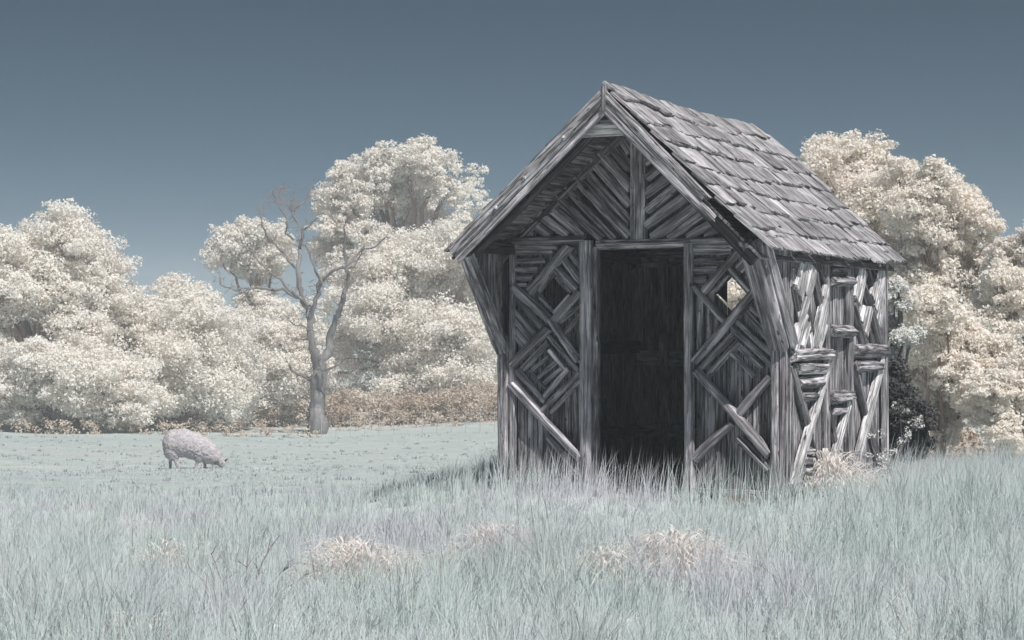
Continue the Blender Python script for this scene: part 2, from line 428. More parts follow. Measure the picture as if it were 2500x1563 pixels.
SIDE_LOGS = [(0.172,1.803,0.399,1.471,0.042,1),(0.118,1.713,0.322,1.404,0.038,1),(0.097,1.583,0.236,1.325,0.036,1),(0.3,1.766,0.172,1.571,0.045,0),(0.432,1.77,0.268,1.49,0.045,0),(0.621,1.712,0.118,1.114,0.046,0),(0.399,1.374,0.172,1.113,0.04,0),(0.476,1.298,0.311,1.125,0.036,0),(0.542,1.745,0.388,1.533,0.045,0),(0.61,1.768,0.803,1.468,0.048,1),(0.757,1.801,0.943,1.584,0.04,1),(0.861,1.804,0.966,1.671,0.036,1),(0.476,1.493,0.61,1.227,0.036,1),(0.931,1.584,0.61,1.129,0.046,0),(0.896,1.434,0.746,1.184,0.036,0),(0.884,1.305,0.7,1.121,0.04,0),(0.509,1.228,0.542,1.123,0.03,0),(0.087,1.077,1.025,1.075,0.056,2),(1.049,1.824,1.576,1.841,0.045,1),(1.049,1.73,1.576,1.744,0.045,1),(1.037,1.635,1.626,1.65,0.046,2),(1.025,1.251,1.626,1.246,0.052,2),(1.819,1.766,1.677,1.508,0.052,0),(1.95,1.739,1.754,1.478,0.046,0),(1.923,1.662,2.163,1.448,0.048,1),(2.056,1.787,2.258,1.569,0.042,1),(2.136,1.843,2.299,1.686,0.038,1),(2.396,1.781,2.163,1.514,0.052,0),(2.521,1.746,2.245,1.43,0.055,0),(2.536,1.612,2.368,1.267,0.046,0),(2.109,1.436,1.963,1.222,0.044,0),(1.923,1.442,1.845,1.321,0.036,0),(1.677,1.478,1.989,1.142,0.044,1),(2.163,1.437,2.451,1.123,0.05,1),(2.056,1.344,2.245,1.144,0.036,1),(1.677,1.085,2.527,1.075,0.06,2),(0.159,0.972,0.865,0.962,0.054,2),(0.247,0.865,0.77,0.86,0.05,2),(0.323,0.762,0.636,0.756,0.046,2),(0.989,1.01,0.097,0.081,0.052,0),(0.109,1.009,0.512,0.514,0.05,1),(0.504,0.481,0.824,0.114,0.044,1),(0.375,0.345,0.583,0.334,0.036,2),(0.362,0.277,0.623,0.262,0.038,2),(0.362,0.208,0.716,0.185,0.04,2),(1.003,0.735,1.578,0.721,0.056,2),(1.059,0.627,1.401,0.616,0.042,2),(1.504,0.662,1.003,0.13,0.046,0),(0.989,0.668,1.186,0.374,0.04,1),(1.243,0.337,1.445,0.104,0.036,1),(1.115,0.191,1.358,0.175,0.038,2),(1.087,0.133,1.372,0.113,0.036,2),(1.704,0.963,2.403,0.952,0.05,2),(1.691,0.999,2.02,0.553,0.05,1),(2.485,1.013,1.643,0.068,0.06,0),(2.114,0.45,2.469,0.042,0.044,1)]
CROWNS = {'T1':(78,-19.57,-2.75,[(-0.35,7.16,1.21),(1.21,7.42,1.3),(2.17,6.73,1.21),(-1.73,6.99,1.21),(2.86,5.43,0.95),(1.73,5.43,1.39),(0.17,5.6,1.39),(-1.21,5.25,1.21),(3.16,4.13,0.78),(-2.08,4.21,1.04),(2.08,3.87,1.04),(0.87,4.04,0.95),(-2.08,3.0,1.04),(-0.69,3.0,0.78),(-2.43,5.6,1.04)]),'T1b':(75.5,-17.43,-2.7,[(-2.35,1.81,1.17),(-0.84,2.06,1.17),(0.67,1.98,1.34),(2.1,1.73,1.09),(-1.85,0.89,0.84),(-0.17,0.8,0.84),(1.51,0.8,0.84),(-3.36,1.31,1.17),(2.77,0.97,0.84)]),'T2':(80,-13.85,-2.85,[(0.0,5.12,1.07),(-0.89,4.14,1.24),(0.89,4.05,1.24),(0.18,3.07,1.42),(-1.42,2.72,1.24),(1.78,2.72,1.07),(-0.53,1.47,1.33),(1.07,1.47,1.33),(2.31,1.3,0.98),(-1.78,1.3,1.07),(-1.6,4.59,0.89),(-2.31,4.76,0.71),(-2.67,3.61,0.8),(-2.31,2.54,0.98),(-2.13,0.76,0.8)]),'T4':(98,-13.26,-3.72,[(0.0,9.85,0.87),(-0.87,9.26,0.98),(0.87,9.26,0.87),(-1.74,8.39,0.87),(0.0,8.39,0.98),(1.3,8.17,0.54),(0.0,5.66,1.09),(-0.76,4.58,1.09),(0.87,5.01,1.09)]),'T7':(86,-10.68,-3.16,[(-0.58,3.11,1.34),(0.57,2.54,1.15),(-0.19,1.39,1.15),(0.95,1.2,0.96),(-1.15,0.82,0.96),(0.76,3.88,0.86),(0.0,4.64,0.86),(-1.72,3.3,0.96),(1.62,2.35,0.86),(1.72,4.07,0.76),(-0.96,1.97,0.96)]),'T5':(100,-5.53,-3.82,[(-1.34,13.29,1.22),(0.44,13.56,1.11),(1.55,13.29,1.07),(-2.89,12.78,1.07),(-3.78,11.89,1.07),(-2.23,11.56,1.11),(-0.23,11.78,1.0),(2.11,12.0,0.93),(3.55,12.89,0.67),(3.77,11.56,0.67),(-4.11,10.22,0.89),(-2.67,9.78,1.0),(-1.11,10.22,0.89),(1.55,10.22,0.84),(-1.34,8.44,1.33),(0.89,8.44,1.33),(-3.11,7.78,1.11),(-4.0,8.89,1.0),(2.89,10.22,1.0)]),'T6':(90,-3.98,-3.39,[(-1.2,7.88,1.3),(0.8,8.28,1.3),(2.2,7.88,1.1),(-2.6,6.98,1.2),(-0.2,6.28,1.5),(1.8,6.28,1.4),(-2.2,5.18,1.3),(0.2,4.48,1.6),(2.2,4.28,1.4),(-2.2,3.18,1.1),(-0.4,2.68,1.5),(1.4,2.28,1.5),(2.8,2.08,1.1),(0.2,0.98,0.9),(2.2,0.88,0.84),(-3.2,4.88,0.8),(-4.2,7.28,0.7),(-4.2,5.68,0.9),(-4.4,4.08,1.0),(-4.2,2.48,1.0),(-3.4,1.08,0.96),(-4.7,1.08,0.9),(-1.6,1.48,1.1)]),'T9':(48,8.54,-1.8,[(-0.21,7.2,0.69),(-0.9,7.04,0.53),(0.43,7.3,0.62),(0.8,6.66,0.53),(-0.53,6.34,0.69),(0.32,6.08,0.69),(1.07,5.7,0.53),(-0.1,5.33,0.64),(-1.17,6.29,0.53),(0.54,4.9,0.64),(-3.04,3.94,0.59),(-2.24,4.26,0.64),(-2.56,2.98,0.64),(-1.7,5.12,0.64),(0.86,3.84,0.64),(-1.17,3.84,0.75),(-0.1,3.2,0.75),(0.86,2.56,0.64)]),'T10':(44,9.89,-1.64,[(-0.3,6.01,0.51),(0.29,5.72,0.51),(0.63,5.47,0.41),(-0.49,5.18,0.57),(0.29,4.89,0.57),(0.78,4.5,0.41),(-0.98,4.5,0.49),(-0.2,4.1,0.59),(0.68,3.71,0.59),(-0.69,3.62,0.59),(1.17,3.62,0.49),(1.36,4.2,0.39),(-1.18,3.81,0.49),(0.83,5.82,0.33),(0.99,5.13,0.33),(1.12,4.59,0.33),(-0.98,6.3,0.41),(-0.79,5.67,0.49),(-0.2,6.35,0.33)]),'T11':(40,10.68,-1.46,[(0.13,4.62,0.3),(-0.27,4.26,0.23),(-0.05,4.04,0.43),(-0.4,3.46,0.46),(0.22,3.37,0.53),(-0.63,2.75,0.52),(0.08,2.48,0.53),(0.62,4.08,0.53)]),'S3':(30,6.74,-0.88,[(-0.33,2.4,0.39),(0.23,2.04,0.39),(-0.37,1.8,0.33),(0.8,1.6,0.4),(0.2,1.44,0.35),(-0.27,1.1,0.31),(0.37,1.0,0.27),(0.13,0.57,0.28),(-0.47,0.57,0.27)]),'S4':(29,7.68,-0.8,[(0.0,1.22,0.37),(-0.46,0.83,0.32),(0.06,0.71,0.35),(0.38,1.25,0.39),(-0.46,1.06,0.26),(-0.33,0.45,0.27),(0.25,0.42,0.27)]),'S2':(18.9,3.81,-0.03,[(0.0,1.7,0.07),(0.04,1.52,0.07),(-0.04,1.33,0.08),(0.05,1.2,0.08),(-0.02,1.04,0.06)]),'S1':(18.3,3.73,-0.05,[(-0.07,0.89,0.11),(-0.02,0.71,0.14),(0.06,0.47,0.15),(-0.05,0.41,0.16),(0.08,0.22,0.15),(-0.07,0.16,0.16)])}
DEAD_LIMBS = (78,-8.02,-2.91,[([(0.0,0.0),(0.03,0.54),(0.1,1.37),(0.14,2.2),(0.1,2.7)],[0.44,0.36,0.32,0.3,0.28]),([(0.1,2.53),(-0.13,3.28),(-0.23,4.28),(-0.32,4.94),(-0.65,5.65),(-0.82,6.61),(-0.84,7.48),(-0.69,8.15),(-0.4,8.44),(-0.07,8.69)],[0.25,0.22,0.2,0.18,0.15,0.12,0.1,0.07,0.05,0.02]),([(0.14,2.62),(0.52,3.7),(0.77,4.53),(1.03,5.03),(1.24,5.78),(1.23,6.53),(1.18,7.52),(1.36,8.77)],[0.24,0.19,0.15,0.13,0.11,0.09,0.06,0.02]),([(-0.22,4.28),(0.18,5.53),(0.28,6.03),(0.77,6.44),(1.28,6.61),(1.93,7.36),(2.76,7.69),(3.09,7.81)],[0.13,0.11,0.09,0.08,0.07,0.05,0.04,0.02]),([(0.28,5.94),(0.02,6.61),(-0.15,7.19),(-0.47,7.52),(-0.52,7.94)],[0.07,0.06,0.05,0.04,0.02]),([(-0.32,5.03),(-1.23,5.86),(-1.98,6.53),(-2.73,7.36)],[0.1,0.07,0.05,0.03]),([(-0.65,5.36),(-1.23,5.65),(-2.06,5.73),(-3.23,5.65),(-3.81,5.86),(-3.89,6.28)],[0.09,0.07,0.06,0.05,0.03,0.015]),([(-0.86,6.57),(-1.31,7.19),(-1.9,7.69),(-2.15,8.27),(-2.19,8.69),(-2.31,8.94)],[0.07,0.06,0.05,0.04,0.03,0.015]),([(-0.84,7.69),(-1.07,8.52),(-1.44,9.1),(-1.65,9.52),(-1.66,9.64)],[0.06,0.045,0.035,0.02,0.012]),([(-0.73,8.36),(-0.98,8.77),(-0.77,9.1),(-0.4,9.52),(-0.19,10.02)],[0.06,0.05,0.04,0.03,0.012]),([(-0.94,8.69),(-1.09,9.1),(-1.05,9.35)],[0.04,0.03,0.015]),([(-0.9,8.52),(-1.31,9.27),(-1.5,9.85),(-1.31,9.89)],[0.03,0.02,0.015,0.01]),([(-0.13,1.87),(-0.65,2.2),(-1.07,2.62)],[0.12,0.08,0.05]),([(1.28,5.82),(1.47,6.03),(1.6,5.9)],[0.05,0.03,0.02]),([(0.1,2.45),(0.77,2.53),(1.35,2.7),(1.85,2.45)],[0.07,0.05,0.03,0.015]),([(0.1,5.36),(0.02,5.86),(0.14,6.28)],[0.05,0.03,0.015]),([(-0.23,4.03),(-0.73,4.2),(-1.07,4.53)],[0.04,0.03,0.012]),([(-0.23,3.7),(-0.73,3.61),(-1.15,3.7)],[0.04,0.025,0.012]),([(1.22,6.53),(1.76,7.02),(2.01,7.52)],[0.05,0.035,0.02])])


# ------------------------------------------------------------------ the shed
SHED_XY = (0.972, 14.529)
shed = empty('shed', (SHED_XY[0], SHED_XY[1], 0), math.atan2(-.454, .891),
             'derelict rustic timber shed with diagonal log patterns, open doorway and shingle roof', 'shed')
HW = 1.165           # half width of the walls
DEP = 2.60           # depth of the walls
OV = .64             # overhang of the gable in front of the doorway
RX, RZ = .02, 3.10   # ridge
EX_R, EX_L, EZ_R, EZ_L = 1.285, -1.34, 1.855, 1.90
Y0R, Y1R = -.69, 2.80
def roof_z(x):
    return RZ - (x - RX) / (EX_R - RX) * (RZ - EZ_R) if x > RX else RZ - (RX - x) / (RX - EX_L) * (RZ - EZ_L)

def group_mesh(name, boxes, mat, parent, label=None):
    """the framing timbers of a wall: the first is the part itself, the rest are its rails; list of (centre, size)"""
    o = None
    for (cx, cy, cz), (sx, sy, sz) in boxes:
        ax = 0 if sx >= max(sy, sz) else (1 if sy >= sz else 2)
        L = (sx, sy, sz)[ax]; xd = Vector((ax == 0, ax == 1, ax == 2)); zd = Vector((0, 0, 1)) if ax < 2 else Vector((0, -1, 0))
        M = frame(Vector((cx, cy, cz)) - xd * L / 2, xd, zd); y = M.to_3x3().col[1]
        wy = abs(y.x) * sx + abs(y.y) * sy + abs(y.z) * sz; wz = abs(zd.x) * sx + abs(zd.y) * sy + abs(zd.z) * sz
        me = plank(L, wy, wz, sd())
        me.transform(Matrix.Translation((0, 0, -wz / 2)))
        if o is None:
            me.transform(M); o = link(name, me, mat, parent)
        else: link('rail', me, mat, o, M)
    if label: o['label'] = label
    return o

# --- front wall
front = group_mesh('wall', [((-.75, .10, .12), (.66, .07, .09)), ((.75, .10, .12), (.66, .07, .09)), ((-.75, .10, 1.16), (.66, .06, .09)),
                            ((.75, .10, 1.16), (.66, .06, .09)), ((0, .10, 1.93), (2.2, .07, .10))], WOOD_DARK, shed, 'wall with the open doorway and two diamond windows')
def diamond_planks(parent, x0, x1, zlo, zhi, win, y, out, n, mat, ax='x', th=.022, gap=.004):
    """vertical planks between x0 and x1; win = (cx, cz, half width, half height) is left open"""
    g = random.Random(sd())
    cuts = [x0]
    for i in range(1, n): cuts.append(x0 + (x1 - x0) * (i + g.uniform(-.22, .22)) / n)
    cuts.append(x1)
    def place(poly):
        zz = [p[1] for p in poly]; xx = [p[0] for p in poly]
        bx, bz = (min(xx) + max(xx)) / 2, min(zz)
        dy = g.uniform(-.006, .006)
        base = (bx, y + dy, bz) if ax == 'x' else (y + dy, bx, bz)
        M = frame(base, (0, 0, 1), out)
        side = M.to_3x3().col[1]
        sgn = side.x if ax == 'x' else side.y
        link('plank', extruded([(pz - bz, (px - bx) * sgn) for px, pz in poly], th), mat, parent, M)
    for a, b in zip(cuts[:-1], cuts[1:]):
        a += gap; b -= gap
        if win is None or b < win[0] - win[2] or a > win[0] + win[2]:
            lean = g.uniform(-.004, .004)
            place([(a, zlo + g.uniform(-.02, .02)), (b, zlo + g.uniform(-.02, .02)), (b + lean, zhi), (a + lean, zhi)])
        else:
            pts = sorted({a, b, *( [win[0]] if a < win[0] < b else []), *([win[0] - win[2]] if a < win[0] - win[2] < b else []), *([win[0] + win[2]] if a < win[0] + win[2] < b else [])})
            hh = lambda x: max(0.001, win[3] * (1 - abs(x - win[0]) / win[2]))
            place([(a, zlo), (b, zlo)] + [(x, win[1] - hh(x)) for x in reversed(pts)])
            place([(x, win[1] + hh(x)) for x in pts] + [(b, zhi), (a, zhi)])
diamond_planks(front, -1.06, -.49, .03, 1.92, (-.717, 1.548, .135, .15), .050, (0, -1, 0), 7, WOOD_MID)  # planks a tone darker than the logs, shade of the gaps put into colour
diamond_planks(front, .45, 1.06, .06, 1.92, (.728, 1.531, .125, .13), .050, (0, -1, 0), 8, WOOD_MID)
for x0, z0, x1, z1, r, lay in FRONT_LOGS:
    y = .004 - (.0, .018, .030)[lay]
    log_piece('log', (x0, y, z0), (x1, y, z1), (0, -1, 0), r, r * (.95, 1.05, 1.05)[lay], WOOD, front, full=True, n=6)
# door posts, corner posts, lintel, plates, sill
plank_piece('door_post', (-.435, .0, -.05), (-.435, .0, 1.95), (0, -1, 0), .098, .055, WOOD, front)
plank_piece('door_post', (-.366, .03, -.05), (-.366, .03, 1.90), (0, -1, 0), .05, .06, WOOD, front)
plank_piece('door_post', (.418, .0, -.05), (.410, .0, 1.91), (0, -1, 0), .066, .05, WOOD, front)
log_piece('lintel', (-.345, -.0, 1.915), (.437, -.0, 1.925), (0, -1, 0), .036, .06, WOOD_BOARD, front)
log_piece('wall_plate', (-1.15, .0, 1.955), (-.44, .0, 1.955), (0, -1, 0), .037, .07, WOOD, front)
log_piece('wall_plate', (.437, .0, 1.925), (1.09, .0, 1.935), (0, -1, 0), .034, .07, WOOD, front)
plank_piece('sill', (.44, .01, .045), (1.08, .01, .045), (0, -1, 0), .06, .05, WOOD_GREY, front)
plank_piece('sill', (-1.06, .01, .05), (-.48, .01, .05), (0, -1, 0), .06, .05, WOOD, front)
log_piece('corner_post', (-1.155, .03, -.1), (-1.16, .03, 1.2), (0, -1, 0), .055, .07, WOOD, front)
plank_piece('corner_post', (-1.085, .02, -.08), (-1.08, .02, 1.95), (0, -1, 0), .05, .05, WOOD, front)
plank_piece('corner_post', (1.093, .01, -.12), (1.093, .01, 1.2), (0, -1, 0), .062, .06, WOOD, front)
plank_piece('corner_post', (1.143, .02, -.12), (1.143, .02, 1.2), (0, -1, 0), .032, .06, WOOD, front)
# --- jettied brackets carrying the gable
for x, w_ in ((1.085, .048), (1.155, .045)):
    log_piece('bracket', (x, -.02, 1.13), (x - .012, -OV + .03, 1.90), (.25, -1, -.4), w_, .05, WOOD, front)
log_piece('bracket', (1.20, .06, 1.16), (1.185, -OV + .10, 1.90), (1, -.5, 0), .05, .045, WOOD, front)
log_piece('bracket', (-1.165, -.01, 1.10), (-1.16, -OV + .02, 1.84), (.2, -1, -.4), .062, .06, WOOD, front)
for s, xs_ in ((1, 1.165), (-1, -1.175)):
    g = random.Random(7 + s)
    nb = 5
    for i in range(nb):
        ya, yb = -OV + .04 + (OV - .04) * i / nb, -OV + .04 + (OV - .04) * (i + 1) / nb - .006
        zt = lambda yy: 1.14 + .74 * (-yy / OV)
        bz = min(zt(ya), zt(yb)); top = 1.93 + .02 * g.random()
        M = frame((xs_ + g.uniform(-.006, .006), (ya + yb) / 2, bz), (0, 0, 1), (s, 0, 0))
        sg = M.to_3x3().col[1].y; h = (yb - ya) / 2
        link('plank', extruded([(zt(ya) - bz, -h * sg), (zt(yb) - bz, h * sg), (top - bz, h * sg), (top - bz, -h * sg)], .022), WOOD, front, M)

# --- gable
gable = group_mesh('gable', [((0, .075, 2.0), (2.2, .05, .06)), ((0, .075, 2.5), (1.0, .04, .06))], WOOD_DARK, shed)
bx = -1.1
while bx < 1.08:
    w_ = rng.uniform(.10, .15); b2 = min(bx + w_, 1.1)
    pts = [(bx + .002, 1.93), (b2 - .002, 1.93), (b2 - .002, roof_z(b2) - .10)] + ([(RX, RZ - .10)] if bx < RX < b2 else []) + [(bx + .002, roof_z(bx) - .10)]
    pts = [(a, max(c, 1.935) if k > 1 else c) for k, (a, c) in enumerate(pts)]
    M = frame(((bx + b2) / 2, .05 + rng.uniform(-.004, .004), 1.93), (0, 0, 1), (0, -1, 0)); sg = M.to_3x3().col[1].x; c = (bx + b2) / 2
    link('plank', extruded([(z - 1.93, (x - c) * sg) for x, z in pts], .02), WOOD_DARK, gable, M)
    bx = b2
for x0, z0, x1, z1, r in GABLE_LOGS:
    log_piece('log', (x0, .012, z0), (x1, .012, z1), (0, -1, 0), r * .96, r * 1.05, WOOD, gable, taper=.03, full=True, n=6)
plank_piece('king_post', (-.005, .03, 1.95), (-.005, .03, 2.92), (0, -1, 0), .122, .07, WOOD, gable)
for s in (-1, 1):       # scalloped inner verge along the rake
    xe, ze = (EX_R, EZ_R) if s > 0 else (EX_L, EZ_L)
    n_ = 7
    for i in range(n_):
        a, b = i / n_, (i + 1) / n_ - .004
        p = lambda t: (RX + (xe - RX) * t * .90, .0, RZ - .205 + (ze - RZ) * t * .915)
        log_piece('verge_block', p(a), p(b), (0, -1, 0), .034, .04, WOOD_GREY, gable, n=6)

# --- side wall
side = group_mesh('wall', [((1.10, 1.3, .10), (.08, 2.5, .09)), ((1.10, 1.3, 1.1), (.07, 2.5, .09)), ((1.10, 1.05, 1.90), (.09, 3.2, .10))], WOOD_DARK, shed, 'sunlit wall of diagonal silvered slats and horizontal logs')
diamond_planks(side, .0, .165, -.04, 1.93, None, 1.15, (1, 0, 0), 3, WOOD_BOARD, 'y')
diamond_planks(side, .165, .93, .0, 1.93, None, 1.122, (1, 0, 0), 9, WOOD_BOARD, 'y')
diamond_planks(side, 1.04, 1.50, .0, 1.93, None, 1.122, (1, 0, 0), 6, WOOD_BOARD, 'y')
diamond_planks(side, 1.665, 2.50, .0, 1.93, None, 1.122, (1, 0, 0), 9, WOOD_BOARD, 'y')
plank_piece('stud', (1.145, .985, -.05), (1.145, .985, 1.93), (1, 0, 0), .10, .04, WOOD_BOARD, side)
plank_piece('stud', (1.145, 1.585, -.05), (1.145, 1.585, 1.93), (1, 0, 0), .15, .04, WOOD_BOARD, side)
plank_piece('stud', (1.165, 2.54, -.05), (1.165, 2.53, 1.93), (1, 0, 0), .09, .045, WOOD_BOARD, side)
for y0, z0, y1, z1, r, lay in SIDE_LOGS:
    x = (1.150, 1.152, 1.150)[lay]; z0, z1 = min(z0, 1.9), min(z1, 1.9)
    if lay == 0:
        plank_piece('slat', (x + .012, y0, z0), (x + .012, y1, z1), (1, 0, 0), r * 2.2, .040, WOOD_PALE, side, rag0=.012, rag1=.012, wav=.08)
    else:
        log_piece('log', (x, y0, z0), (x, y1, z1), (1, 0, 0), r * (1, .92, 1)[lay], r * (1, 1.0, 1.6)[lay], (WOOD, WOOD_GREY, WOOD_BOARD)[lay], side)  # descending diagonals get a darker wood, the shade on them put into colour
log_piece('sill', (1.16, .9, .04), (1.16, 2.6, .06), (1, 0, 0), .05, .07, WOOD_BOARD, side)

# --- far side and back walls (seen through the doorway and windows)
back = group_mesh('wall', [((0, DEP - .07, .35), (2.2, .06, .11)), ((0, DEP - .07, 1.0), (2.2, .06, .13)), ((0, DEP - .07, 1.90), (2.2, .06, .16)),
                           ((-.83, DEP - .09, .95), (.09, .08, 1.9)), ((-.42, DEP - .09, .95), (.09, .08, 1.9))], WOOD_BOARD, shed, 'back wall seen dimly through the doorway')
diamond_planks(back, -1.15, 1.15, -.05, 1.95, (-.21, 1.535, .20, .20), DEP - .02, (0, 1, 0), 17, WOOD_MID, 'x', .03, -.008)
M = frame((0, DEP - .055, 0), (0, 0, 1), (0, -1, 0)); sg = M.to_3x3().col[1].x
link('shutter_board', extruded([(z, x * sg) for x, z in ((-.41, 1.52), (-.33, 1.58), (-.243, 1.50), (-.243, 1.76), (-.41, 1.76))], .02), WOOD_DARK, back, M)
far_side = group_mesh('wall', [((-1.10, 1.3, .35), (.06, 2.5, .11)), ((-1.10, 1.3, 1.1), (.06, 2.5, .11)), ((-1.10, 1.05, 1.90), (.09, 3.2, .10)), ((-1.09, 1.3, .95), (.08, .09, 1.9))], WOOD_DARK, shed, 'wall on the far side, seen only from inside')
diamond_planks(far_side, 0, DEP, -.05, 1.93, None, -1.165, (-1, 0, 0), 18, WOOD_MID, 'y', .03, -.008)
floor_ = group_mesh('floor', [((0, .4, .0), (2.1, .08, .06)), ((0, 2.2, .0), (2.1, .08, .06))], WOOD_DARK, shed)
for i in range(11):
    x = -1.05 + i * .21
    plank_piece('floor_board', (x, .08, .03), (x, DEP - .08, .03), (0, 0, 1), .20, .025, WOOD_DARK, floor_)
for x, y, z, rz_ in ((.78, .02, -.02, .1), (.62, .03, -.05, -.2), (-.52, .02, -.03, .3)):
    me = extruded([(-.10, -.05), (.10, -.05), (.10, .05), (-.10, .05)], .07)
    link('brick', me, BRICK, shed, Matrix.Translation((x, y - .03, z - .02)) @ Matrix.Rotation(rz_, 4, 'Z'))

M = frame((0, DEP + .01, 1.9), (0, 0, 1), (0, 1, 0)); sg = M.to_3x3().col[1].x
link('gable_board', extruded([(.0, -1.15 * sg), (.0, 1.1 * sg), (.03, 1.1 * sg), (roof_z(0) - 2.03, 0), (.03, -1.15 * sg)], .03), WOOD_DARK, back, M)

# --- roof
roof = group_mesh('roof', [((RX, 1.05, RZ - .24), (.05, 3.3, .12))], WOOD_DARK, shed, 'worn shingle roof with sagging courses')
def slope_frame(s):
    xe, ze = (EX_R, EZ_R) if s > 0 else (EX_L, EZ_L)
    down = Vector((xe - RX, 0, ze - RZ)); L = down.length; down.normalize()
    nrm = Vector((-down.z * s, 0, down.x * s)).normalized()
    if nrm.z < 0: nrm = -nrm
    return down, nrm, L
for s in (1, -1):
    down, nrm, L = slope_frame(s)
    for i in range(8):      # deck boards under the shingles
        t0 = L * i / 8
        c = Vector((RX, 0, RZ)) + down * (t0 + L / 16 + .05) - nrm * .125
        plank_piece('roof_board', (c.x, Y0R + .03, c.z), (c.x, Y1R - .05, c.z), nrm, L / 8 - .006 if i < 7 else L / 8 - .08, .018, WOOD_GREY, roof, m=4)
    for y in (.06, .7, 1.35, 2.0, 2.55):
        a = Vector((RX, y, RZ)) - nrm * .195 + down * .06; b = a + down * (L - .12)
        plank_piece('rafter', a, b, nrm, .06, .065, WOOD_DARK, roof, m=3)
    courses = 8
    for c in range(courses):
        g = random.Random(300 + c * 7 + (50 if s > 0 else 0))
        y = Y0R + g.uniform(0, .03)
        endy = Y1R - (.22, .10, .03, 0, 0, 0, 0, 0)[c] + .05 * math.sin(c * 1.3) + .06 * (c / courses)
        while y < endy - .05:
            w_ = g.choice((.12, .15, .20, .24, .30, .36)) * g.uniform(.9, 1.1)
            if y + w_ > endy - .08: w_ = endy - y
            t1 = L * (c + 1) / courses + g.uniform(-.016, .016) + .013 * math.sin(y * 2.1 + c * 2.4) + .012 * math.sin(y * 5.3 + c) + (g.random() < .08) * g.uniform(.02, .05)
            if c == courses - 1: t1 = L + g.uniform(-.012, .022)
            roll = g.uniform(-.05, .05) * (2 if g.random() < .12 else 1)
            sag = (-.03 if s < 0 else 0) - .034 * math.sin(math.pi * (y - Y0R) / 3.5) * (1 - .4 * c / courses) - .05 * max(0, (y - 2.3) / .5) ** 2 * max(0, 1 - c / 3)
            t0 = max(-.01 if s > 0 else .035, t1 - L / courses - .13)
            lift = .033 + g.uniform(-.005, .006)
            p0 = Vector((RX, 0, RZ)) + down * t0 - nrm * (.052 - .004) + Vector((0, y + w_ / 2, sag))
            p1 = Vector((RX, 0, RZ)) + down * t1 - nrm * (.052 - lift) + Vector((0, y + w_ / 2 + g.uniform(-.01, .01), sag))
            me = plank((p1 - p0).length, w_ - g.uniform(.003, .018), g.uniform(.016, .026), sd(), 0, .020, .035, m=4)
            link('shingle', me, WOOD_SHINGLE, roof, frame(p0, p1 - p0, nrm + Vector((0, roll, 0))))
            y += w_
# bargeboards: a sound one on the shaded side, a split one that has broken off short on the sunny side
yb = Y0R + .02
dl, nl, LL = slope_frame(-1); drr, nrr, LR = slope_frame(1)
ap = Vector((RX, yb, RZ))
plank_piece('bargeboard', ap - nl * .095 + dl * .06, ap - nl * .095 + dl * (LL - .035), (0, -1, 0), .098, .045, WOOD_BOARD, roof, rag1=.01)
plank_piece('bargeboard', ap - nl * .170 + dl * .17, ap - nl * .170 + dl * (LL - .03), (0, -1, 0), .050, .03, WOOD, roof, rag1=.02)
plank_piece('bargeboard', ap - nrr * .092 + drr * .07, ap - nrr * .092 + drr * 1.20, (0, -1, 0), .066, .045, WOOD_BOARD, roof, rag1=.03, wav=.07)['label'] = 'split bargeboard broken off short'
plank_piece('bargeboard', ap - nrr * .160 + drr * .13, ap - nrr * .160 + drr * 1.33, (0, -1, 0), .066, .038, WOOD_BOARD, roof, rag1=.05, wav=.08)
plank_piece('ridge_cap', (RX, yb - .02, RZ - .25), (RX, yb - .02, RZ - .06), (0, -1, 0), .032, .035, WOOD, roof)
a = ap - nrr * .17 + drr * 1.0 + Vector((0, .10, 0)); plank_piece('rafter', a, a + drr * (LR - 1.03), (0, -1, 0), .10, .05, WOOD_DARK, roof)
a = ap - nl * .17 + dl * .1 + Vector((0, .12, 0)); plank_piece('rafter', a, a + dl * (LL - .2), (0, -1, 0), .10, .05, WOOD_DARK, roof)
a = ap - nrr * .17 + drr * .1 + Vector((0, .12, 0)); plank_piece('rafter', a, a + drr * .9, (0, -1, 0), .10, .05, WOOD_DARK, roof)
for tb in (.52, .95, 1.27):
    bm = bmesh.new(); bmesh.ops.create_uvsphere(bm, u_segments=10, v_segments=6, radius=.015)
    bm.to_mesh(me := bpy.data.meshes.new('bolt')); bm.free(); pb = ap - nl * .105 + dl * tb
    link('bolt', me, WOOD_PALE, roof, Matrix.Translation((pb.x, pb.y - .046, pb.z)))
log_piece('collar_beam', (-.27, -.58, 2.735), (.25, -.58, 2.745), (0, -1, 0), .066, .07, WOOD_PALE, roof)
for s, xq in ((1, 1.10), (-1, -1.13)):
    log_piece('purlin', (xq, Y0R + .06, 1.905), (xq, .05, 1.905), (0, 0, -1), .04, .05, WOOD_DARK, roof)

# ------------------------------------------------------------------ plants: leaf clouds and limbs
def unit(v): return v / np.maximum(np.linalg.norm(v, axis=-1, keepdims=True), 1e-9)

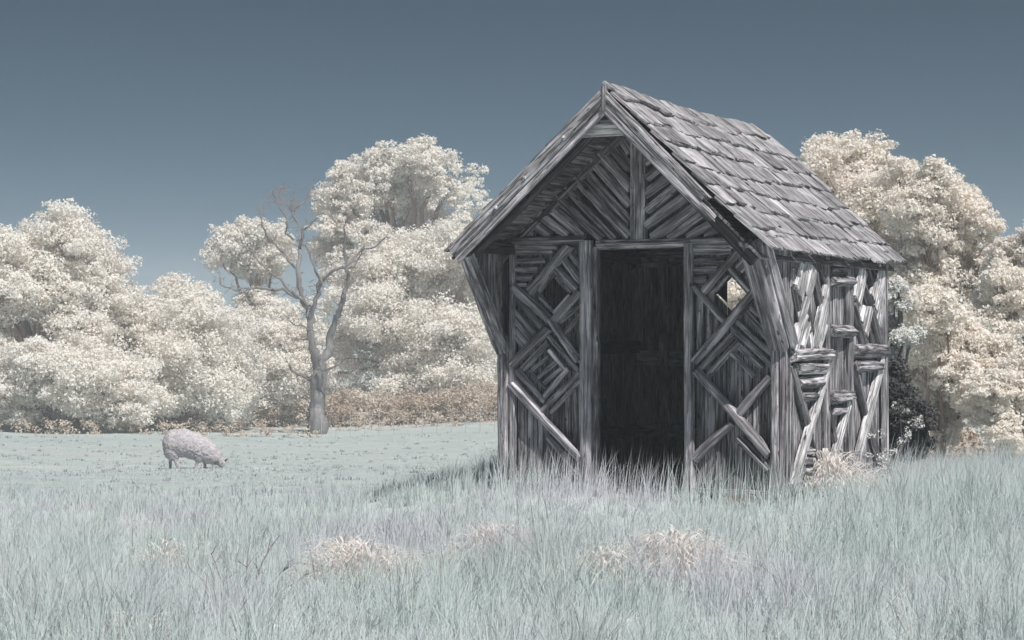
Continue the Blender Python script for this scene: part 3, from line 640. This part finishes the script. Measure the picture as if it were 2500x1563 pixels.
def leaves_mesh(lobes, n_leaf, size, seed, sub_k=.36, flat=.8, up=.55, shell=.45, aspect=.62):
    """lobes: (x, y, z, r). Leaf-sized faces gathered in tufts over every lobe."""
    g = np.random.default_rng(seed)
    lob = np.array(lobes, float)
    wgt = lob[:, 3] ** 2; cnt = np.maximum(4, (wgt / wgt.sum() * (len(lob) * 26))).astype(int)
    sc, sr, sdv = [], [], []
    for (x, y, z, r), k in zip(lob, cnt):
        d = unit(g.normal(size=(k, 3)) + np.array([0, 0, .25]))
        rad = r * (shell + (1.18 - shell) * g.random(k) ** .8)
        sc.append(np.array([x, y, z]) + d * rad[:, None] * np.array([1, 1, .88])); sdv.append(d)
        sr.append(r * sub_k * g.uniform(.5, 1.35, k))
    sc, sr, sdv = np.concatenate(sc), np.concatenate(sr), np.concatenate(sdv)
    # stray sprays that break the outline
    k2 = len(sc) // 5; pick = g.integers(0, len(sc), k2)
    sc = np.concatenate([sc, sc[pick] + sdv[pick] * (sr[pick] * g.uniform(.5, 1.15, k2))[:, None] + np.array([0, 0, .25]) * sr[pick][:, None]])
    sdv = np.concatenate([sdv, sdv[pick]]); sr = np.concatenate([sr, sr[pick] * g.uniform(.35, .7, k2)])
    squash = g.uniform(.55, 1.0, len(sc))
    p = sr ** 2; p /= p.sum()
    idx = g.choice(len(sc), n_leaf, p=p)
    d = unit(g.normal(size=(n_leaf, 3)) + np.array([0, 0, .35]))
    rad = sr[idx] * (.15 + .85 * g.random(n_leaf) ** .5 + .22 * np.abs(g.normal(size=n_leaf)))
    pos = sc[idx] + d * rad[:, None] * np.stack([np.ones(n_leaf), np.ones(n_leaf), flat * squash[idx]], 1)
    nrm = unit(d * .6 + sdv[idx] * .4 + np.array([SUN.x, SUN.y, SUN.z]) * up + g.normal(size=(n_leaf, 3)) * .85)
    t = unit(np.cross(nrm, g.normal(size=(n_leaf, 3)))); b = np.cross(nrm, t)
    s = size * g.uniform(.6, 1.35, n_leaf)[:, None]
    co = np.stack([pos + t * s, pos + b * s * aspect - t * s * .6, pos - b * s * aspect - t * s * .6], 1).reshape(-1, 3)
    tone = np.repeat(g.random(n_leaf), 3)
    return np_mesh(co, np.arange(n_leaf * 3), 3, tone)

def tube_rings(paths, sides=6):
    """paths: list of (points (k,3), radii (k)) -> one mesh of tapered tubes"""
    co, fs = [], []
    base = 0
    for pts, rad in paths:
        pts = np.asarray(pts, float); k = len(pts)
        tan = unit(np.gradient(pts, axis=0))
        ref = np.array([.31, .83, .46])
        a = unit(np.cross(tan, ref)); b = np.cross(tan, a)
        ang = np.linspace(0, 2 * np.pi, sides, endpoint=False)
        ring = pts[:, None] + np.asarray(rad)[:, None, None] * (np.cos(ang)[None, :, None] * a[:, None] + np.sin(ang)[None, :, None] * b[:, None])
        co.append(ring.reshape(-1, 3))
        i = np.arange(k - 1)[:, None] * sides; j = np.arange(sides)[None]; j2 = (j + 1) % sides
        fs.append(np.stack([base + i + j, base + i + j2, base + i + sides + j2, base + i + sides + j], -1).reshape(-1, 4))
        base += k * sides
    return np_mesh(np.concatenate(co), np.concatenate(fs), 4, smooth=True)

def wander(p0, p1, r0, r1, g, k=7, amp=.12):
    p0, p1 = np.asarray(p0, float), np.asarray(p1, float)
    t = np.linspace(0, 1, k)[:, None]
    L = np.linalg.norm(p1 - p0)
    w = np.cumsum(g.normal(size=(k, 3)), axis=0) * amp * L / k ** .5 * .6
    w = w - t * w[-1]
    w[0] = 0
    sag = np.array([0, 0, 1.0]) * (np.sin(t * np.pi) * L * .06)
    return p0 + (p1 - p0) * t + w + sag, r0 + (r1 - r0) * t[:, 0] ** .8

def tree(name, key, label, cat, leaf_mat, bark, n_leaf, size, seed, group, trunk_r=.35, depth=.9, split=.3, sub_k=.40, limbs=True, shell=.45, twigs=3):
    Y, bx, bz, lob = CROWNS[key]
    g = np.random.default_rng(seed)
    gz = float(ground_z(bx, Y))
    root = empty(name, (bx, Y, gz), 0, label, cat, group)
    dz = bz - gz
    L3 = []
    for (x, z, r) in lob:
        L3.append((x, g.uniform(-depth, depth) * 1.6, z + dz, r))
    # a few lobes behind, so that the crown is deep and not a facade
    for (x, y, z, r) in list(L3):
        for _ in range(2):
            a = g.uniform(0, 2 * np.pi); q = r * g.uniform(.42, .7)
            L3.append((x + math.cos(a) * r * .75, y - g.uniform(0, .4) * r, z + math.sin(a) * r * .7, q))
    for (x, z, r) in lob[::2]:
        L3.append((x * .85 + g.normal() * .3, depth * 1.8 + g.uniform(0, depth), (z + dz) * .93, r * .95))
    link('crown', leaves_mesh(L3, int(n_leaf * 2.3), size * .86, seed, sub_k=sub_k, shell=shell), leaf_mat, root)
    if limbs:
        top = max(l[2] for l in L3); low = min(l[2] - l[3] for l in L3)
        hs = max(.25 * top, min(split * top, top))
        paths = []
        fork = np.array([g.normal() * .1, .3, hs])
        pts, rr = wander((0, 0, -.3), fork, trunk_r * 1.25, trunk_r * .8, g, 6, .03)
        paths.append((pts, rr))
        for x, y, z, r in [l for l in L3 if l[3] > .55 * max(q[3] for q in L3)]:
            tgt = np.array([x, y, z])
            s0 = fork if z > hs else np.array([0, .2, max(.3, z * .5)])
            ln = np.linalg.norm(tgt - s0)
            r0 = max(.03, trunk_r * .42 * min(1, r / .9))
            pts, rr = wander(s0, tgt, r0, r0 * .35, g, 8, .13)
            paths.append((pts, rr))
            for _ in range(twigs):
                q = tgt + unit(g.normal(size=3) + np.array([0, -.2, .2])) * r * .85
                a = pts[g.integers(4, 8)]
                paths.append(wander(a, q, r0 * .35, r0 * .08, g, 5, .14))
        link('trunk', tube_rings(paths, 6), bark, root)
    return root

WOODG = 'pale trees along the far edge of the pasture'
tree('oak_tree', 'T1', 'broad cream tree at far left of the pasture with rounded top and dark inner branches', 'tree', LEAF_CREAM, BARK_RED, 60000, .088, 21, WOODG, .42, 1.0, .28)
tree('bush', 'T1b', 'low spreading bush of pale foliage below the broad far left tree', 'bush', LEAF_CREAM, BARK_BROWN, 44000, .085, 22, WOODG, .2, .6, .15)
tree('bushy_tree', 'T2', 'white cone shaped tree reaching to the ground behind the sheep', 'tree', LEAF_CREAM, BARK_BROWN, 62000, .088, 23, WOODG, .3, .9, .12)
tree('parkland_tree', 'T4', 'small flat topped tree with bare trunk between the cone shaped tree and the dead tree', 'tree', LEAF_CREAM, BARK_RED, 24000, .10, 24, WOODG, .26, .6, .55)
tree('bush', 'T7', 'pale bush standing just left of the dead tree', 'bush', LEAF_CREAM, BARK_BROWN, 30000, .088, 25, WOODG, .2, .8, .12)
tree('oak_tree', 'T5', 'tallest cream oak with open crown rising behind the dead tree', 'tree', LEAF_CREAM, BARK_RED, 52000, .105, 26, WOODG, .5, .8, .5, .33)
tree('bushy_tree', 'T6', 'large dense pale tree between the dead tree and the shed', 'tree', LEAF_CREAM, BARK_RED, 76000, .095, 27, WOODG, .4, .9, .1)
RG = 'pale trees behind the shed'
tree('oak_tree', 'T9', 'tall cream tree rising directly behind the shed roof', 'tree', LEAF_WARM, BARK_RED, 62000, .062, 31, RG, .3, .6, .3)
tree('oak_tree', 'T10', 'rounded warm cream tree right of the shed with small sky gaps', 'tree', LEAF_WARM, BARK_RED, 56000, .058, 32, RG, .28, .5, .3)
tree('oak_tree', 'T11', 'cream tree cut off by the right edge of the picture', 'tree', LEAF_WARM, BARK_RED, 42000, .055, 33, RG, .24, .5, .3)
tree('bush', 'S3', 'warm cream bush with shaded hollow right of the shed', 'bush', LEAF_WARM, BARK_RED, 40000, .042, 34, RG, .12, .35, .2)
tree('bush', 'S4', 'low cream bush at the right edge above the tall grass', 'bush', LEAF_WARM, BARK_RED, 32000, .042, 35, RG, .12, .35, .2)
tree('shrub', 'S2', 'white leaved sprig showing past the rear corner of the shed', 'shrub', LEAF_WHITE, BARK_GREY, 9000, .017, 36, None, .012, .10, .3, .6)
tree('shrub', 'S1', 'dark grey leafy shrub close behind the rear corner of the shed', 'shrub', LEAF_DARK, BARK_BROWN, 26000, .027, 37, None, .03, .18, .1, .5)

# undergrowth strip at the foot of the wood
def undergrowth():
    g = np.random.default_rng(41)
    lobes = []
    for x in np.arange(-26, 4, .32):
        y = 73.5 + g.uniform(-1.2, 1.2) + 8 * (x > -7.5)
        z = float(ground_z(x, y)); r = g.uniform(.22, .42)
        lobes.append((x, y, z + r * .5, r))
    for x in np.arange(-29, 2, .6):
        y = 86 + g.uniform(-1.5, 1.5)
        z = float(ground_z(x, y)); r = g.uniform(.6, .95)
        lobes.append((x, y, z + r * .6, r))
    for x in np.arange(4, 16, .5):
        y = 33 + g.uniform(-1.5, 1.5)
        z = float(ground_z(x, y)); r = g.uniform(.45, .7)
        lobes.append((x, y, z + r * .5, r))
    tag(link('undergrowth', leaves_mesh(lobes, 130000, .06, 42), LEAF_BROWN), 'brown undergrowth along the foot of the trees', 'undergrowth', kind='stuff')
undergrowth()

# dead tree
def dead_tree():
    Y, bx, bz, limbs = DEAD_LIMBS
    g = np.random.default_rng(61)
    gz = float(ground_z(bx, Y))
    root = empty('dead_tree', (bx, Y, gz), 0, 'bare dead tree with silver trunk and twisting limbs at the edge of the pasture', 'tree')
    trunk, br, tw = [], [], []
    for k, (pts, rad) in enumerate(limbs):
        P = np.array([(x, 0, z + bz - gz) for x, z in pts], float)
        if k == 0: P[0, 2] = -.15
        dy = np.cumsum(g.normal(size=len(P)) * .25); dy -= dy[0]
        if k > 0: P[:, 1] = dy + (0 if k < 4 else g.normal() * .2)
        # smooth by subdivision with a little crookedness
        for _ in range(2):
            Q = np.empty((len(P) * 2 - 1, 3)); Q[::2] = P; Q[1::2] = (P[1:] + P[:-1]) / 2 + g.normal(size=(len(P) - 1, 3)) * np.linalg.norm(P[1:] - P[:-1], axis=1)[:, None] * .075
            q = np.empty(len(rad) * 2 - 1); q[::2] = rad; q[1::2] = (np.array(rad[1:]) + np.array(rad[:-1])) / 2
            P, rad = Q, q
        rad = np.asarray(rad) * (1 + g.normal(size=len(rad)) * .11) * (1 if k == 0 else .78)
        (trunk if k < 4 else br).append((P, rad))
        for _ in range(22 if k else 30):
            i = g.integers(2, len(P)); a = P[i]
            dirv = unit(np.array([g.normal(), g.normal() * .5, g.normal() * .6 + .1]))
            ln = g.uniform(.25, 1.0) * min(1, .4 + float(rad[i]) * 4)
            w_ = wander(a, a + dirv * ln, min(.026, float(rad[i]) * .38), .006, g, 5, .25); tw.append(w_)
            for _ in range(2):
                q = w_[0][g.integers(1, 5)]; tw.append(wander(q, q + unit(dirv + g.normal(size=3) * .8) * ln * .5, .012, .005, g, 4, .25))
    link('trunk', tube_rings(trunk, 10), BARK_GREY, root)
    for q in br: link('limb', tube_rings([q], 7), BARK_GREY, root)
    link('twigs', tube_rings(tw, 4), BARK_RED, root)['kind'] = 'stuff'
dead_tree()

# wire fence at the foot of the wood
def fence():
    xs = [-7.4 + .56 * i for i in range(13)]
    y = 74.0
    root = empty('wire_fence', (xs[0], y, float(ground_z(xs[0], y))), 0, 'thin stake and wire fence along the far pasture right of the dead tree', 'fence')
    x0, z0 = root.location.x, root.location.z
    me = None
    for i, x in enumerate(xs):
        z = float(ground_z(x, y)) - z0
        me = tube_rings([(np.array([[0, 0, -.1], [.006, 0, .45], [.012 * (i % 3 - 1), 0, .92]]), [.014, .013, .011])], 6)
        link('stake', me, WIRE, root, Matrix.Translation((x - x0, 0, z)))
    for hgt in (.3, .6, .85):
        pts = np.array([[x - x0, .012, float(ground_z(x, y)) - z0 + hgt] for x in xs])
        link('wire', tube_rings([(pts, [.005] * len(pts))], 4), WIRE, root)
fence()

# ------------------------------------------------------------------ the sheep
def sheep():
    px = .000842
    def P(x, y, d=0.0): return Vector(((x - 1100) * px, d, (1280 - y) * px))
    bm = bmesh.new()
    def ball(c, rx, ry, rz, rot=0.0):
        r = bmesh.ops.create_icosphere(bm, subdivisions=3, radius=1)
        M = Matrix.Translation(c) @ Matrix.Rotation(rot, 4, 'Y') @ Matrix.Diagonal((rx, ry, rz, 1))
        bmesh.ops.transform(bm, matrix=M, verts=r['verts'])
    def limb(pts, rad, sides=10):
        rings = []
        for i, (p, r) in enumerate(zip(pts, rad)):
            t = (pts[min(i + 1, len(pts) - 1)] - pts[max(i - 1, 0)]).normalized()
            a = t.cross(Vector((0, 1, 0))).normalized(); b = Vector((0, 1, 0))
            rings.append([bm.verts.new(p + a * math.cos(q) * r + b * math.sin(q) * r * .85) for q in [2 * math.pi * j / sides for j in range(sides)]])
        for A, B in zip(rings[:-1], rings[1:]):
            for j in range(sides): bm.faces.new((A[j], A[(j + 1) % sides], B[(j + 1) % sides], B[j]))
        bm.faces.new(rings[0][::-1]); bm.faces.new(rings[-1])
    # rump, barrel, chest, shoulder, neck
    ball(P(660, 640), .235, .22, .275, .15)
    ball(P(850, 640), .30, .235, .285, .12)
    ball(P(1080, 700), .28, .225, .275, .22)
    ball(P(1290, 790), .245, .20, .255, .35)
    ball(P(1460, 880), .20, .165, .215, .6)
    ball(P(1590, 960), .155, .135, .165, .7)
    ball(P(600, 800), .165, .19, .20, .1)
    ball(P(640, 860, -.09), .115, .075, .16, .0); ball(P(600, 860, .09), .11, .07, .16, .0)
    ball(P(1250, 950, -.09), .10, .07, .12, .0); ball(P(1320, 980, .09), .09, .07, .10, .0)
    ball(P(450, 640), .05, .05, .17, .12)
    # head: poll, face, muzzle
    ball(P(1690, 1040), .098, .085, .10, .8)
    ball(P(1745, 1110), .078, .066, .105, -.55)
    ball(P(1790, 1190), .052, .05, .072, -.6)
    # legs with knee / hock
    limb([P(560, 860, .10), P(545, 960, .10), P(548, 1020, .10), P(540, 1110, .10), P(543, 1230, .10), P(548, 1278, .10)], [.088, .054, .040, .033, .029, .034])
    limb([P(690, 880, -.10), P(725, 980, -.10), P(712, 1040, -.10), P(735, 1120, -.10), P(770, 1225, -.10), P(782, 1268, -.10)], [.088, .056, .042, .036, .031, .036])
    limb([P(1240, 930, -.09), P(1205, 1050, -.09), P(1192, 1110, -.09), P(1168, 1200, -.09), P(1150, 1285, -.09)], [.07, .040, .034, .029, .034])
    limb([P(1340, 960, .09), P(1335, 1070, .09), P(1345, 1130, .09), P(1352, 1210, .09), P(1362, 1268, .09)], [.06, .038, .032, .028, .032])
    me = bpy.data.meshes.new('sheep'); bm.to_mesh(me); bm.free()
    tmp = bpy.data.objects.new('tmp', me); COL.objects.link(tmp)
    md = tmp.modifiers.new('r', 'REMESH'); md.mode = 'VOXEL'; md.voxel_size = .013
    sm = tmp.modifiers.new('s', 'SMOOTH'); sm.factor = .5; sm.iterations = 4
    dg = bpy.context.evaluated_depsgraph_get()
    out = bpy.data.meshes.new_from_object(tmp.evaluated_get(dg))
    bpy.data.objects.remove(tmp)
    from mathutils import noise
    out.materials.clear()
    for m in (WOOL, SHEEP_SKIN, SHEEP_DARK): out.materials.append(m)
    nrm = [v.normal.copy() for v in out.vertices]
    hx, hz = P(1720, 1080).x, P(1720, 1080).z
    for v, nn in zip(out.vertices, nrm):
        bare = v.co.z < .24 or (v.co.x > hx - .02 and v.co.z < hz + .06)
        if not bare:
            q = v.co * 26
            k = noise.noise(q) * .012 + noise.noise(q * 2.3) * .007 - .006 * max(0, noise.noise(v.co * 9))
            v.co += nn * k
    for p in out.polygons:
        c = p.center; p.use_smooth = True
        if c.z < .035: p.material_index = 2
        elif c.z < .22 or (c.x > hx and c.z < hz + .06): p.material_index = 1
    x, y = (457 - 1209) / 4500 * 37, 37.0
    root = empty('sheep', (x, y, float(ground_z(x, y)) - .005), 0, 'grey woolly sheep grazing with its head down in the pale pasture', 'sheep')
    link('body', out, None, root)
    def ear(p, d, name='ear'):
        b = bmesh.new(); r = bmesh.ops.create_icosphere(b, subdivisions=2, radius=1)
        M = frame(p, d, (0, -.6, 1)) @ Matrix.Translation((.052, 0, 0)) @ Matrix.Diagonal((.062, .026, .009, 1))
        bmesh.ops.transform(b, matrix=M, verts=r['verts']); m_ = bpy.data.meshes.new(name); b.to_mesh(m_); b.free()
        m_.polygons.foreach_set('use_smooth', [True] * len(m_.polygons))
        link(name, m_, SHEEP_DARK, root)
    ear(P(1700, 1060, -.07), P(1590, 1105, -.15) - P(1700, 1060, -.07)); ear(P(1780, 1085, .05), P(1930, 970, .12) - P(1780, 1085, .05))
    for s in (-1, 1):
        b = bmesh.new(); bmesh.ops.create_icosphere(b, subdivisions=2, radius=.011, matrix=Matrix.Translation(P(1775, 1095, s * .062)))
        m_ = bpy.data.meshes.new('eye'); b.to_mesh(m_); b.free(); link('eye', m_, SHEEP_DARK, root)
sheep()

# ------------------------------------------------------------------ grass
def in_shed(x, y, pad=0.0):
    dx, dy = x - SHED_XY[0], y - SHED_XY[1]
    lx, ly = dx * .891 - dy * .454, dx * .454 + dy * .891
    return (np.abs(lx) < 1.19 + pad) & (ly > -.02 - pad) & (ly < DEP + pad)

def blades(n, area, height, width, seed, seg=3, lean=.35, keep=None, clump=0.0):
    """area(g, n) -> x, y ; height(x, y, g) -> blade heights"""
    g = np.random.default_rng(seed)
    x, y = area(g, n)
    ok = ~in_shed(x, y)
    if keep is not None: ok &= keep(x, y, g)
    x, y = x[ok], y[ok]; n = len(x)
    az = g.uniform(0, 2 * np.pi, n)
    ln = np.abs(g.normal(size=n)) * lean
    hs, ts_ = np.ones(n), np.zeros(n)
    if clump:               # most blades grow in tussocks that splay outwards
        m = int(n * clump); nc = max(1, m // 34)
        ci = g.integers(0, nc, m); r_ = np.abs(g.normal(size=m)) * .05; a_ = g.uniform(0, 2 * np.pi, m)
        x[:m] = x[ci] + np.cos(a_) * r_; y[:m] = y[ci] + np.sin(a_) * r_
        az[:m] = a_ + g.normal(size=m) * .5; ln[:m] = (.10 + r_ * 7) * g.uniform(.5, 1.5, m)
        hs[:m] = g.uniform(.65, 1.55, nc)[ci]; ts_[:m] = g.normal(0, .20, nc)[ci]
    hgt = height(x, y, g) * hs; z = ground_z(x, y) - .01
    wind = np.array([.06, -.02])
    dirx, diry = np.cos(az) * ln + wind[0], np.sin(az) * ln + wind[1]
    fa = g.uniform(0, 2 * np.pi, n); sx, sy = np.cos(fa), np.sin(fa)
    w = width * g.uniform(.6, 1.4, n)
    curl = g.uniform(.6, 1.8, n)
    rows = []
    ts = np.linspace(0, 1, seg + 1)
    for t in ts:
        k = t ** 1.0 * .35 + t ** 2.2 * .65 * curl
        px, py = x + dirx * hgt * k, y + diry * hgt * k
        pz = z + hgt * (t - .22 * t ** 3 * np.minimum(1, ln * 2) * curl)
        ww = w * (1 - t ** 1.5) * .5
        if t < 1:
            rows.append(np.stack([px - sx * ww, py - sy * ww, pz], 1)); rows.append(np.stack([px + sx * ww, py + sy * ww, pz], 1))
        else: rows.append(np.stack([px, py, pz], 1))
    V = len(rows); co = np.stack(rows, 1).reshape(-1, 3)
    b = np.arange(n)[:, None] * V
    loops, per = [], []
    pat, cnts = [], []
    for i in range(seg - 1):
        pat += [2 * i, 2 * i + 1, 2 * i + 3, 2 * i + 2]; cnts.append(4)
    pat += [2 * seg - 2, 2 * seg - 1, 2 * seg]; cnts.append(3)
    tone = np.repeat(np.clip(g.normal(.42, .20, n) + ts_, 0, 1), V)
    return np_mesh(co, b + np.array(pat)[None], np.tile(cnts, n), tone)

def wedge(y0, y1, half=.30, pw=1.0, x0=None, x1=None):
    def f(g, n):
        y = np.sqrt(g.uniform(y0 ** 2, y1 ** 2, n)) if pw == 1 else y0 + (y1 - y0) * g.random(n) ** pw
        s0, s1 = (-half if x0 is None else x0), (half if x1 is None else x1)
        return g.uniform(s0, s1, n) * (y + .5), y
    return f

def patch(x, y, s, seed): return np.sin(x * s + seed) * np.sin(y * s * 1.3 + seed * 2.1) + .6 * np.sin(x * s * 2.3 + y * s * 1.7 + seed)

def h_near(x, y, g):
    h = .26 + .07 * patch(x, y, 1.3, 1) + .0 * x
    dx, dy = x - SHED_XY[0], y - SHED_XY[1]
    lx, ly = dx * .891 - dy * .454, dx * .454 + dy * .891
    nearf = np.exp(-((ly + .7) / .9) ** 2) * (np.abs(lx) < 1.7)
    h = h * (1 - .70 * nearf)
    right = np.clip((x - 2.9) / .8, 0, 1) * np.clip((y - 15) / 1.5, 0, 1)
    h = h * (1 + .30 * right)
    lf = 1 / (1 + np.exp((x + .55) / .25))
    h = h * (1 - lf * np.clip((y - 9) / 12, 0, .66))
    return np.maximum(.05, h * g.uniform(.55, 1.35, len(x)))
def keep_near(x, y, g):
    lf = 1 / (1 + np.exp((x + .55) / .25))
    return g.random(len(x)) > lf * np.clip((y - 14.5) / 7, 0, .85)
near_g = blades(300000, wedge(7.2, 21.5, .37), h_near, .0050, 71, 3, .42, keep_near, .62)
tag(link('grass', near_g, GRASS), 'tall pale teal meadow grass around the shed', 'grass', kind='stuff')

def h_mid(x, y, g): return np.maximum(.03, (.10 + .03 * patch(x, y, .8, 4)) * g.uniform(.5, 1.3, len(x)) * np.clip((36 - y) / 13, .5, 1) * (1 + 1.2 * (x > 3.4)))
def keep_mid(x, y, g): return g.random(len(x)) < np.clip((44 - y) / 20, .1, 1) * np.clip((y - 15) / 4, 0, 1)
mid_g = blades(150000, wedge(15, 46, .36), h_mid, .010, 72, 2, .4, keep_mid, .5)
tag(link('grass', mid_g, GRASS), 'shorter pale grass on the slope falling away to the pasture', 'grass', kind='stuff')

def tall_area(g, n):
    # stray seed stalks: a fringe in front of the shed and loose ones over the meadow
    k = n // 3
    lx = g.uniform(-1.5, 1.4, k); ly = -g.uniform(.04, .7, k)
    x1 = SHED_XY[0] + lx * .891 + ly * .454; y1 = SHED_XY[1] - lx * .454 + ly * .891
    x2, y2 = wedge(8, 20)(g, n - k)
    return np.concatenate([x1, x2]), np.concatenate([y1, y2])
def h_tall(x, y, g): return g.uniform(.30, .56, len(x)) * (.75 + .25 * np.clip((15 - y) / 3, 0, 1))
stalk_g = blades(2600, tall_area, h_tall, .0055, 73, 5, .22)
tag(link('grass', stalk_g, GRASS), 'stray long grass stalks standing above the meadow and before the doorway', 'grass', kind='stuff')

def field_area(g, n):
    y = g.uniform(26, 76, n); x = g.uniform(-.33, .10, n) * y
    k = n // 7; x[-k:] = -6.15 + g.normal(size=k) * .75; y[-k:] = 36.75 + g.normal(size=k) * .45
    return x, y
def h_field(x, y, g): return g.uniform(.03, .085, len(x))
field_g = blades(34000, field_area, h_field, .020, 75, 2, .8, None, .8)
tag(link('grass', field_g, GRASS), 'low tussocks scattered over the grazed pasture', 'grass', kind='stuff')

# broad leaved tufts
def tuft(x, y, w, h, n, seed, label, mat=None, leaf=.022):
    g = np.random.default_rng(seed)
    root_z = float(ground_z(x, y))
    k = 5
    n = int(n * 1.5); leaf = leaf * .60
    a = g.uniform(0, 2 * np.pi, n); rad = w * .62 * g.random(n) ** .8
    bx, by = np.cos(a) * rad * .8, np.sin(a) * rad * .5
    L = g.uniform(.10, .24, n) * (h / .3)
    out = np.stack([np.cos(a) * g.uniform(.1, .8, n), np.sin(a) * g.uniform(.1, .8, n)], 1) + g.normal(size=(n, 2)) * .28
    ww = leaf * g.uniform(.6, 1.3, n)
    z0 = (h - L * .6) * (1 - (rad / (w * .64)) ** 2) * g.uniform(.15, 1, n)
    rows = []
    for t in np.linspace(0, 1, k):
        px = bx + out[:, 0] * L * (t * .6 + .5 * t * t); py = by + out[:, 1] * L * (t * .6 + .5 * t * t)
        pz = z0 + L * (1.0 * t - .75 * t ** 2.5)
        wv = ww * math.sin(math.pi * (.12 + .88 * t)) * .5 if t < 1 else ww * 0
        s = np.stack([-np.sin(a), np.cos(a)], 1)
        rows += [np.stack([px - s[:, 0] * wv, py - s[:, 1] * wv, pz], 1), np.stack([px + s[:, 0] * wv, py + s[:, 1] * wv, pz], 1)]
    V = len(rows); co = np.stack(rows, 1).reshape(-1, 3)
    pat = [v for i in range(k - 1) for v in (2 * i, 2 * i + 1, 2 * i + 3, 2 * i + 2)]
    me = np_mesh(co, np.arange(n)[:, None] * V + np.array(pat)[None], 4, np.repeat(g.random(n), V))
    o = link('leafy_plant', me, mat or LEAF_PLANT); o.location = (x, y, root_z)
    tag(o, label, 'plant', 'cream leafy plants in the meadow')
TG = [(-.82, 10.75, .62, .30, 300, 'cream leafy plant in the left foreground, the largest tuft left of centre'),
      (-.98, 11.3, .40, .30, 180, 'pinkish leafy plant just behind the largest left tuft'),
      (-.08, 11.6, .50, .28, 200, 'pinkish leafy plant in the grass below the left corner of the shed'),
      (.92, 10.9, .62, .34, 320, 'cream leafy plant in the foreground below the doorway, brightest tuft'),
      (.52, 10.6, .44, .26, 180, 'cream leafy plant just left of the tuft below the doorway'),
      (2.42, 14.55, .60, .36, 260, 'spiky cream plant growing against the sunlit side wall'),
      (-2.15, 11.9, .34, .24, 110, 'small faint pinkish plant at the left of the meadow'),
      (-1.75, 8.75, .34, .18, 100, 'small pinkish plant at the bottom edge left of the middle')]
for i, (x, y, w_, h_, n_, lb) in enumerate(TG): tuft(x, y, w_ * 1.3, h_ * 1.18, int(n_ * 1.5), 80 + i, lb, leaf=.026)

def stalk_plant(name, x, y, stems, label, cat, mat, leaf=0, seed=1, group=None):
    g = np.random.default_rng(seed)
    root = empty(name, (x, y, float(ground_z(x, y))), 0, label, cat, group)
    paths, tips = [], []
    for (dx, dy, h, r) in stems:
        pts, rr = wander((dx * .15, dy * .15, -.03), (dx, dy, h), r, r * .3, g, 7, .07)
        paths.append((pts, rr)); 
        for _ in range(4):
            a = pts[g.integers(2, 7)]; q = a + np.array([g.normal() * .07, g.normal() * .05, g.uniform(.02, .10)])
            paths.append(wander(a, q, r * .5, r * .2, g, 4, .1)); tips.append(q)
    link('stem', tube_rings(paths, 5), mat, root)
    if leaf:
        lob = [(*t, .035) for t in tips]
        link('leaves', leaves_mesh(lob, leaf, .012, seed), LEAF_WHITE, root)['kind'] = 'stuff'
stalk_plant('dead_twig', -1.45, 10.2, [(-.16, 0, .30, .007), (.16, .05, .34, .008), (.26, -.03, .24, .006), (.05, 0, .40, .006), (.36, .02, .20, .005), (-.28, .03, .22, .005)], 'bare lilac twig branching out of the left foreground grass', 'twig', TWIG, 0, 91)
stalk_plant('weed', 3.50, 16.9, [(-.05, 0, .74, .006), (.12, .02, .66, .006), (.02, .05, .55, .005)], 'tall thin weed with dead stems beside the rear corner of the shed', 'weed', BARK_GREY, 260, 92)
stalk_plant('weed', 3.05, 15.75, [(-.03, 0, .48, .005), (.10, .02, .40, .005), (-.10, .0, .36, .004)], 'small white flowered weed against the end of the side wall', 'weed', BARK_GREY, 300, 93)

# ------------------------------------------------------------------ haze in the air
def haze():
    bm = bmesh.new(); r = bmesh.ops.create_cube(bm, size=1)
    for v in r['verts']: v.co = Vector((v.co.x * 640, v.co.y * 500 + 190, -6.2 + (v.co.z + .5) * 19.4))
    me = bpy.data.meshes.new('haze'); bm.to_mesh(me); bm.free()
    m, nt = material('thin_haze')
    pv = nt.nodes.new('ShaderNodeVolumePrincipled'); pv.inputs['Color'].default_value = (.84, .90, .96, 1)
    pv.inputs['Density'].default_value = .0021; pv.inputs['Anisotropy'].default_value = 0.0
    o = nt.nodes.new('ShaderNodeOutputMaterial'); nt.links.new(pv.outputs[0], o.inputs['Volume'])
    tag(link('haze', me, m), 'thin pale haze in the air over the pasture', 'haze', kind='stuff')
haze()
